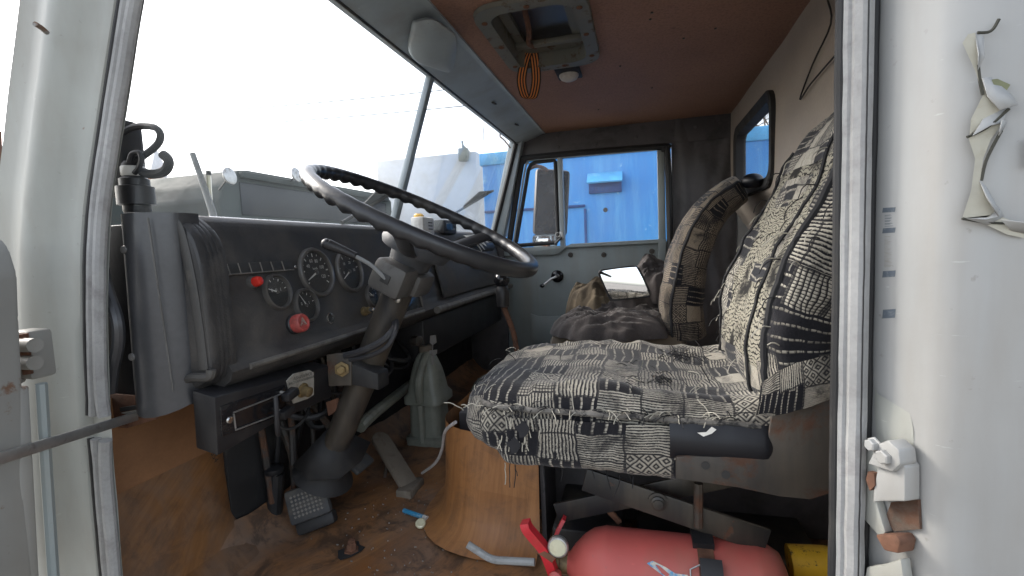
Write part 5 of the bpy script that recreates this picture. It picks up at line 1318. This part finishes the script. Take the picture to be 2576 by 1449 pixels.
for k in range(130):
    v_x = random.gauss(1020, 120); v_y = random.uniform(1170, 1449); p = at(v_x, v_y, z=.0)
    if not (-.85 < p.x < -.30 and .15 < p.y < .75): continue
    s_ = random.uniform(.0008, .0022); an = random.uniform(0, 6.28); z0 = .020*1+.0
    zf_ = floorz(p.x, p.y)
    lt_.box((p.x, p.y, zf_+.002), (s_*random.uniform(1, 3), s_, .002), 0, Matrix.Rotation(an, 3, 'Z'))
q = lt_.build('floor_litter', M['crumb'], smooth=0, base=Vector((-.6, .45, 0))); q['kind'] = 'stuff'; q['label'] = 'pale crumbs and ash scattered over the dirty floor'; q['category'] = 'litter'
ww_ = MB().tube(bez([at(1146, 1062, y=.455), at(1120, 1085, y=.50), at(1112, 1130, y=.56), at(1095, 1165, y=.60), at(1062, 1190, z=.03)], 30), .0042, 8).build('loose_wire', M['whitewire'], None, base=at(1062, 1190, z=.0))
tag(ww_, 'pale loose wire hanging from the seat to the floor', 'wire')
# ribbon knotted to the hatch lever
rb = thing('striped_ribbon', 'black and orange striped ribbon looped from the roof hatch', 'ribbon', at(1332, 125, y=1.02))
def ribbon(path, w_, name_parent):
    pth = bez(path, 26); cols = ['ribbon_black', 'ribbon_orange']*3+['ribbon_black']; n_ = len(pth)
    for s_ in range(7):
        rg_ = []
        for i, p in enumerate(pth):
            tw = Vector((math.cos(.1+i*.02), math.sin(.1+i*.02), 0)); o0 = -w_/2+w_*s_/7; rg_.append([p+tw*o0, p+tw*(o0+w_/7)])
        q = MB().loft(rg_, False).build('ribbon_stripe', M[cols[s_]], name_parent, smooth=60)
ribbon([at(1335, 118, y=1.02), at(1322, 150, y=1.015), at(1312, 200, y=1.01), at(1320, 240, y=1.01), at(1332, 249, y=1.01)], .032, rb)
ribbon([at(1338, 118, y=1.02), at(1345, 150, y=1.028), at(1349, 200, y=1.03), at(1342, 240, y=1.02), at(1333, 248, y=1.015)], .032, rb)
MB().sphere(at(1338, 118, y=1.02), .014, 10, sc=(1.2, 1, 1)).build('ribbon_knot', M['ribbon_black'], rb)
# sun visor folded up under the header
sv = thing('sun_visor', 'grey-blue padded sun visor folded up under the windshield header', 'sun visor', at(1095, 100, y=.84))
vz = [at(1040, 55, z=1.268), at(1085, 48, z=1.272), at(1128, 72, z=1.270), at(1148, 98, z=1.262), at(1141, 160, z=1.240), at(1128, 180, z=1.232), at(1080, 166, z=1.230), at(1045, 152, z=1.232), at(1028, 120, z=1.248)]
vz = bez(vz+[vz[0]], 40)[:-1]; cen = sum(vz, Vector())/len(vz); nv = Vector((.55, -.35, -.75)).normalized()
MB().loft([[p+(cen-p)*.06-nv*.012 for p in vz], [p-nv*.006 for p in vz], [p+nv*.004 for p in vz], [p+(cen-p)*.08+nv*.010 for p in vz], [p+(cen-p)*.6+nv*.013 for p in vz]], True, True).build('visor_pad', M['cabgrey'], sv, smooth=60)
# hook at the windshield corner
hk = MB().tube(bez([at(1262, 322, y=1.92), at(1258, 342, y=1.92), at(1268, 352, y=1.92), at(1284, 372, y=1.92)], 12), .0045, 8).build('wire_hook', M['rust'], None, base=at(1262, 322, y=1.92)); tag(hk, 'bent wire hook hanging at the far windshield corner', 'hook')
# things on the dash top
wb = thing('white_socket_box', 'dirty white plastic socket box with yellow cap on the dash top', 'box', at(1064, 595, x=-.80))
a = at(1064, 569, x=-.79)
MB().box(a, (.05, .10, .065), .006).build('box_body', M['white_plastic'], wb)
for dz in (-.012, .0, .012): MB().box(a+Vector((.0255, .012, dz)), (.002, .035, .004)).build('socket_slot', M['print'], wb)
MB().lathe([(.018, 0), (.019, .008), (.013, .014), (.001, .015)], a+Vector((-.005, -.02, .032)), (0, 0, 1), 16).build('yellow_cap', M['yellowcap'], wb)
kb = thing('black_radio_box', 'black box standing on the dash top behind the wheel rim', 'box', at(1110, 590, x=-.80))
a = at(1118, 572, x=-.80)
MB().box(a, (.06, .14, .06), .010).build('box_body', M['black'], kb)
MB().box(a+Vector((.031, 0, .0)), (.003, .11, .03), .001).build('box_front', M['blackgloss'], kb)
bb = thing('dark_case', 'dark case on the far dash top under the crumpled papers', 'case', at(1200, 625, x=-.80))
a = at(1190, 610, x=-.79)
MB().box(a+Vector((0, .05, -.02)), (.08, .36, .05), .012).build('case_body', M['black'], bb)
MB().box(a+Vector((.041, .05, -.01)), (.004, .30, .012), .002).build('case_trim', M['bezel'], bb)
pr = MB()
for k in range(5):
    b0_ = at(1165+k*2, 592+k*1.5, x=-.765+.004*k); b1_ = at(1228-k*5, 598+k*6, x=-.735+.004*k)
    d = (b1_-b0_); w_ = Vector((.02, 0, -.010))
    pr.add([b0_, b0_+d*.5+Vector((0, 0, .012)), b1_, b1_+w_+Vector((0, -.02, -.014*k*.4)), b0_+d*.5+w_, b0_+w_*.8], [(0, 1, 4, 5), (1, 2, 3, 4)])
q = pr.build('crumpled_papers', M['paper'], None, base=at(1190, 600, x=-.765), smooth=0); tag(q, 'crumpled white papers on the far dash top', 'papers')
bt = thing('dash_controls', 'small black control unit below the far end of the dash top', 'control unit', at(1220, 670, x=-.74))
a = at(1205, 660, x=-.74); MB().box(a, (.03, .16, .05), .006).build('unit_body', M['blackgloss'], bt)
MB().lathe([(.02, 0), (.018, .012), (.004, .014)], a+Vector((.015, -.045, 0)), (1, 0, 0), 18).build('unit_knob', M['bezel'], bt)
# device with cables on the driver's pillar
dv = thing('cabled_device', 'black canister device with looped cables standing beside the front pillar', 'device', at(340, 535, y=.11))
p = at(345, 520, y=.11)
MB().lathe([(.020, 0), (.022, .004), (.022, .014), (.030, .015), (.030, .048), (.024, .050), (.024, .062), (.019, .066), (.019, .088), (.016, .094), (.004, .096)], p+Vector((0, 0, -.012)), (0, 0, 1), 24).build('device_body', M['black'], dv)
MB().box(p+Vector((-.028, .004, .09)), (.06, .05, .14), .012).build('device_bracket', M['rubber'], dv)
MB().lathe([(.0195, 0), (.0205, .002), (.0205, .016), (.0195, .018)], p+Vector((0, 0, .055)), (0, 0, 1), 20).build('device_band', M['white_plastic'], dv)
MB().tube(bez([at(308, 335, y=.10), at(330, 322, y=.105), at(360, 317, y=.11), at(392, 322, y=.11), at(404, 342, y=.11), at(392, 368, y=.11), at(350, 400, y=.105), at(325, 420, y=.10), at(315, 440, y=.10)], 40), .0062, 8).build('cable', M['cable'], dv)
MB().tube(bez([at(325, 410, y=.095), at(332, 388, y=.095), at(350, 384, y=.097), at(356, 400, y=.097), at(350, 420, y=.10), at(338, 436, y=.10)], 24), .0045, 8).build('cable', M['cable'], dv)
MB().tube(bez([at(330, 420, y=.105), at(355, 432, y=.11), at(385, 438, y=.115), at(412, 432, y=.115), at(424, 415, y=.115), at(422, 400, y=.115), at(410, 388, y=.115)], 30), [.011]*8+[.0085]*15+[.0075]*8 if False else .0085, 10).build('cable', M['cable'], dv)
r1 = MB().tube([at(484, 386, y=.25), at(505, 445, y=.25), at(533, 528, y=.25), at(540, 555, y=.25)], [.006, .0062, .0072, .0072], 10).build('grey_rod', M['hose'], None, base=at(538, 545, y=.25)); tag(r1, 'grey rod leaning up behind the dash top', 'rod')
pn = thing('pencil', 'pale pencil with dark end standing behind the dash top', 'pencil', at(532, 545, y=.26))
MB().tube([at(525, 440, y=.26), at(532, 555, y=.26)], .0045, 6).build('pencil_shaft', M['gaugeglass'], pn)
MB().tube([at(524.4, 430, y=.26), at(525, 441, y=.26)], .0052, 10).build('pencil_end', M['black'], pn)

# ================================================================== OUTSIDE
# wipers lying on the windshield
def wiper(q0, q1, label):
    a, b = [atp(*q, (wx(.779)-.03, 0, .779), (1, 0, -.31)) for q in (q0, q1)]
    t_ = thing('wiper', label, 'wiper', a); 
    MB().tube([a, b], .006, 8).build('wiper_arm', M['blackmetal'], t_)
    d = b-a; up_ = Vector((.29, 0, .95))
    MB().prism([a+d*.30+up_*.012, a+d*.62+up_*.040, a+d*.99+up_*.004, a+d*.99-up_*.006, a+d*.30-up_*.004], (-.006, 0, 0)).build('wiper_blade', M['rubber'], t_)
wiper((1130, 545), (1240, 480), 'wiper resting on the far windshield pane')
wiper((860, 560), (985, 487), 'wiper resting on the near windshield pane behind the wheel')
# blue steel wall of the neighbouring trailer
bw = thing('blue_trailer', 'weathered blue steel trailer parked close beside the passenger door', 'trailer', (1.0, 5.0, -1.25))
YB_ = 4.0; ZT = 1.62
MB().box2((-1.5, YB_, -.75), (9.0, YB_+2.3, ZT), .02).build('trailer_body', M['bluewall'], bw)
MB().box2((-1.52, YB_-.018, ZT-.10), (9.02, YB_+2.32, ZT+.02), .012).build('top_rail', M['bluelight'], bw)
for q in ((1300, 531, 1418, 524),):
    a, b = at(q[0]-80, q[1]+3, y=YB_), at(1472, 520, y=YB_)
    MB().box2((-1.49, YB_-.02, a.z-.012), (b.x, YB_-.001, a.z+.012), .004).build('seam_strip', M['bluedark'], bw)
a = at(1472, 525, y=YB_); MB().box2((a.x-.012, YB_-.018, -.7), (a.x+.010, YB_-.0005, a.z), .003).build('seam_strip', M['bluedark'], bw)
a, b = at(1478, 437, y=YB_), at(1567, 482, y=YB_)
MB().prism([(a.x, YB_-.002, a.z), (a.x, YB_-.11, (a.z+b.z)/2-.0), (a.x, YB_-.10, (a.z+b.z)/2-.012), (a.x, YB_-.002, a.z-.02)], (b.x-a.x, 0, 0)).build('vent_hood', M['bluelight'], bw)
MB().box2((a.x+.01, YB_-.03, b.z), (b.x-.01, YB_-.001, a.z-.03), .004).build('vent_mouth', M['bluedark'], bw)
MB().lathe([(.022, 0), (.02, .004), (.001, .005)], at(1523, 528, y=YB_-.001), (0, -1, 0), 14).build('drain_hole', M['print'], bw)
for x in (.4, 1.4, 2.4, 3.6, 5.0): MB().box2((x, YB_-.012, -.7), (x+.03, YB_-.001, ZT-.11), .003).build('panel_rib', M['bluewall'], bw)
for x in (1.0, 2.2, 6.8, 8.0):
    MB().lathe([(.48, 0), (.50, .03), (.50, .25), (.48, .28)], (x, YB_+.05, -.75), (0, 1, 0), 28).build('wheel', M['rubber'], bw)
# made-up white panelled box, its white standing for glare on the blue wall
wv_ = thing('glare_white_box', 'made-up white box with lamp bracket, in place of glare-washed blue wall, ahead of the blue trailer', 'stand-in box', at(1240, 620, x=-4.2))
x0 = -4.2; a = at(1197, 380, x=x0); b = at(1320, 620, x=x0)
MB().box2((x0-3.0, a.y, -.8), (x0, a.y+2.3, a.z), .03).build('box_body', M['whitewall'], wv_)
for y in (.75, 1.5): MB().box2((x0+.0005, a.y+y-.015, -.8), (x0+.012, a.y+y+.015, a.z-.02)).build('panel_joint', M['whitewall'], wv_)
MB().box2((x0-.4, a.y-.30, a.z-.28), (x0-.15, a.y-.12, a.z+.06), .02).build('lamp_housing', M['canister'], wv_)
MB().box2((x0-.32, a.y-.14, a.z-.02), (x0-.26, a.y+.05, a.z+.03)).build('lamp_bracket', M['canister'], wv_)
MB().box2((x0-.32, a.y-.14, a.z-.18), (x0-.26, a.y+.05, a.z-.14)).build('lamp_bracket', M['canister'], wv_)
MB().tube([(x0-.3, a.y-.16, a.z+.03), (x0-.3, a.y-.20, a.z+.26)], .03, 8).build('bracket_post', M['canister'], wv_)
MB().tube([(x0-.3, a.y-.14, a.z+.14), (x0-.3, a.y+.55, a.z+.02)], .028, 8).build('bracket_stay', M['canister'], wv_)
p = at(1218, 372, x=x0-.6); MB().tube([p, p+Vector((0, 0, .8))], .012, 6).build('aerial', M['blackmetal'], wv_)
for y in (.5, 1.8): MB().lathe([(.46, 0), (.48, .03), (.48, .25), (.46, .28)], (x0-1.4, a.y+y-.1, -.77), (0, 1, 0), 24).build('wheel', M['rubber'], wv_)
# truck nosed up in front of the windshield
tr = thing('parked_truck', 'dull green truck facing the windshield with two round mirrors', 'truck', (-7.2, 2.2, -1.25))
xt = -6.2
tl_, trr = at(552, 470, x=xt), at(985, 500, x=xt); zt = at(650, 432, x=xt).z
prof = [(tl_.y, -.6), (tl_.y-.02, at(545, 500, x=xt).z), (at(565, 462, x=xt).y, at(565, 462, x=xt).z), (at(600, 436, x=xt).y, zt-.03), (at(625, 431, x=xt).y, zt), (trr.y-.3, zt+.02), (trr.y, zt-.12), (trr.y+.05, -.6)]
MB().prism([(xt, y, z) for y, z in prof], (-2.0, 0, 0), bev=.05).build('cab_body', M['truckgreen'], tr)
MB().box2((xt-.001, at(600, 450, x=xt).y, zt-.75), (xt+.015, trr.y-.35, zt-.22), .02).build('windscreen', M['vinyl_black'], tr)
MB().box2((xt, at(600, 450, x=xt).y, zt-.16), (xt+.10, trr.y-.3, zt-.06), .02).build('roof_visor', M['truckgreen'], tr)
MB().box2((xt, tl_.y+.05, -.75), (xt+.12, trr.y-.05, -.45), .03).build('bumper', M['darksteel'], tr)
for q in ((577, 443), (745, 440)):
    p = at(*q, x=xt+.25); MB().lathe([(.02, -.05), (.10, -.035), (.135, 0), (.13, .02), (.11, .028), (.002, .03)], p, (1, .1, .15), 24).build('round_mirror', M['steel'], tr)
    MB().tube([p, p+Vector((-.28, .06, -.18))], .014, 6).build('mirror_stalk', M['blackmetal'], tr)
for y in (tl_.y+.35, trr.y-.45): MB().lathe([(.09, 0), (.10, .03), (.08, .05), (.002, .06)], (xt+.0, y, -.2), (1, 0, 0), 20).build('headlamp', M['chrome'], tr)
for y in (tl_.y+.15, trr.y-.45): MB().lathe([(.46, 0), (.48, .03), (.48, .25), (.46, .28)], (xt-1.0, y, -.77), (0, 1, 0), 24).build('wheel', M['rubber'], tr)
# long low shed and a pale mast further off
xs_ = -26.0
a, b = at(372, 452, x=xs_), at(560, 478, x=xs_)
sh = thing('long_shed', 'long low shed with a pale brown roof edge far ahead', 'shed', (xs_, (a.y+b.y)/2, -1.25))
MB().box2((xs_-5, a.y-14, -1.25), (xs_, b.y+9, b.z-.25), .02).build('wall', M['truckgreen'], sh)
MB().prism([(xs_+.4, a.y-14.4, b.z-.30), (xs_+.4, b.y+9.4, b.z-.30), (xs_+.4, b.y+9.4, b.z+.35), (xs_+.4, a.y-14.4, a.z+.0)], (-6, 0, .0)).build('roof', M['cardboard'], sh)
ms = thing('pale_mast', 'pale tapering mast rising above the far shed', 'mast', (xs_-8, at(400, 470, x=xs_-8).y, -1.25))
c0 = at(402, 470, x=xs_-8); c1 = at(396, 425, x=xs_-8); c2 = at(385, 383, x=xs_-8)
MB().lathe([(.8, -1.25-c0.z), (.55, 0), (.5, c1.z-c0.z), (.15, c2.z-c0.z), (.02, c2.z-c0.z+.3)], c0, (0, 0, 1), 8).build('mast_shaft', M['whitewall'], ms)
# overhead wires and their poles
def wire(q0, q1, y0, y1, label):
    a, b = at(*q0, y=y0), at(*q1, y=y1); d = b-a; a2, b2 = a-d*1.2, b+d*1.6
    pts = [a2+(b2-a2)*t_+Vector((0, 0, -1.2*t_*(1-t_))) for t_ in [k/24 for k in range(25)]]
    tag(MB().tube(pts, .028, 5).build('overhead_wire', M['cable'], None, base=a2), label, 'wire')
wire((838, 243), (1165, 208), 24, 27, 'upper overhead wire crossing the white sky')
wire((885, 281), (1210, 249), 24, 27, 'lower overhead wire crossing the white sky')
# yellow and blue machine glimpsed left of the pillar
ym = thing('yellow_machine', 'yellow and blue machine glimpsed outside beyond the open door edge', 'machine', at(0, 640, x=-7.0))
p = at(0, 500, x=-7)
MB().box(at(-30, 510, x=-7.0), (1.0, .55, .30), .04).build('machine_body', M['yellow'], ym)
MB().box(at(-25, 552, x=-6.9), (1.0, .55, .22), .04).build('machine_tank', M['label_blue'], ym)
MB().box(at(-25, 630, x=-7.0), (1.2, .6, .9), .04).build('machine_frame', M['darksteel'], ym)
MB().tube([at(-2, 500, x=-7), at(-8, 330, x=-7)], .04, 8).build('machine_mast', M['rust'], ym)
# bare trees behind the trailer
random.seed(3)
def tree(base, h, label):
    t_ = thing('bare_tree', label, 'tree', base, 'bare trees behind the trailer'); tb, br_ = MB(), MB()
    B = Vector(base); top = B+Vector((random.uniform(-.3, .3), random.uniform(-.3, .3), h*.45))
    tb.tube([B, (B+top)/2+Vector((.1, 0, 0)), top], [.16, .13, .10], 8); tb.build('trunk', M['bark'], t_)
    def grow(p, d, L, r, lv):
        q = p+d*L*.5+Vector((random.gauss(0, .05), random.gauss(0, .05), 0))*L; e_ = p+d*L
        br_.tube([p, q, e_], [r, r*.8, r*.55], 5 if lv > 1 else 4, caps=False)
        if lv == 0: return
        for k in range(3 if lv < 4 else 4):
            nd = (d+Vector((random.gauss(0, .5), random.gauss(0, .5), random.gauss(.12, .3)))).normalized(); grow(p+d*L*random.uniform(.5, 1), nd, L*random.uniform(.6, .8), r*.55, lv-1)
    grow(top, Vector((0, 0, 1)), h*.22, .09, 5)
    c_ = br_.build('crown', M['bark'], t_); return t_
tree((1.6, 11.5, -1.25), 6.2, 'bare tree showing in the rear window, just above the trailer roof'); tree((3.4, 12.5, -1.25), 6.8, 'taller bare tree standing farther along behind the trailer')
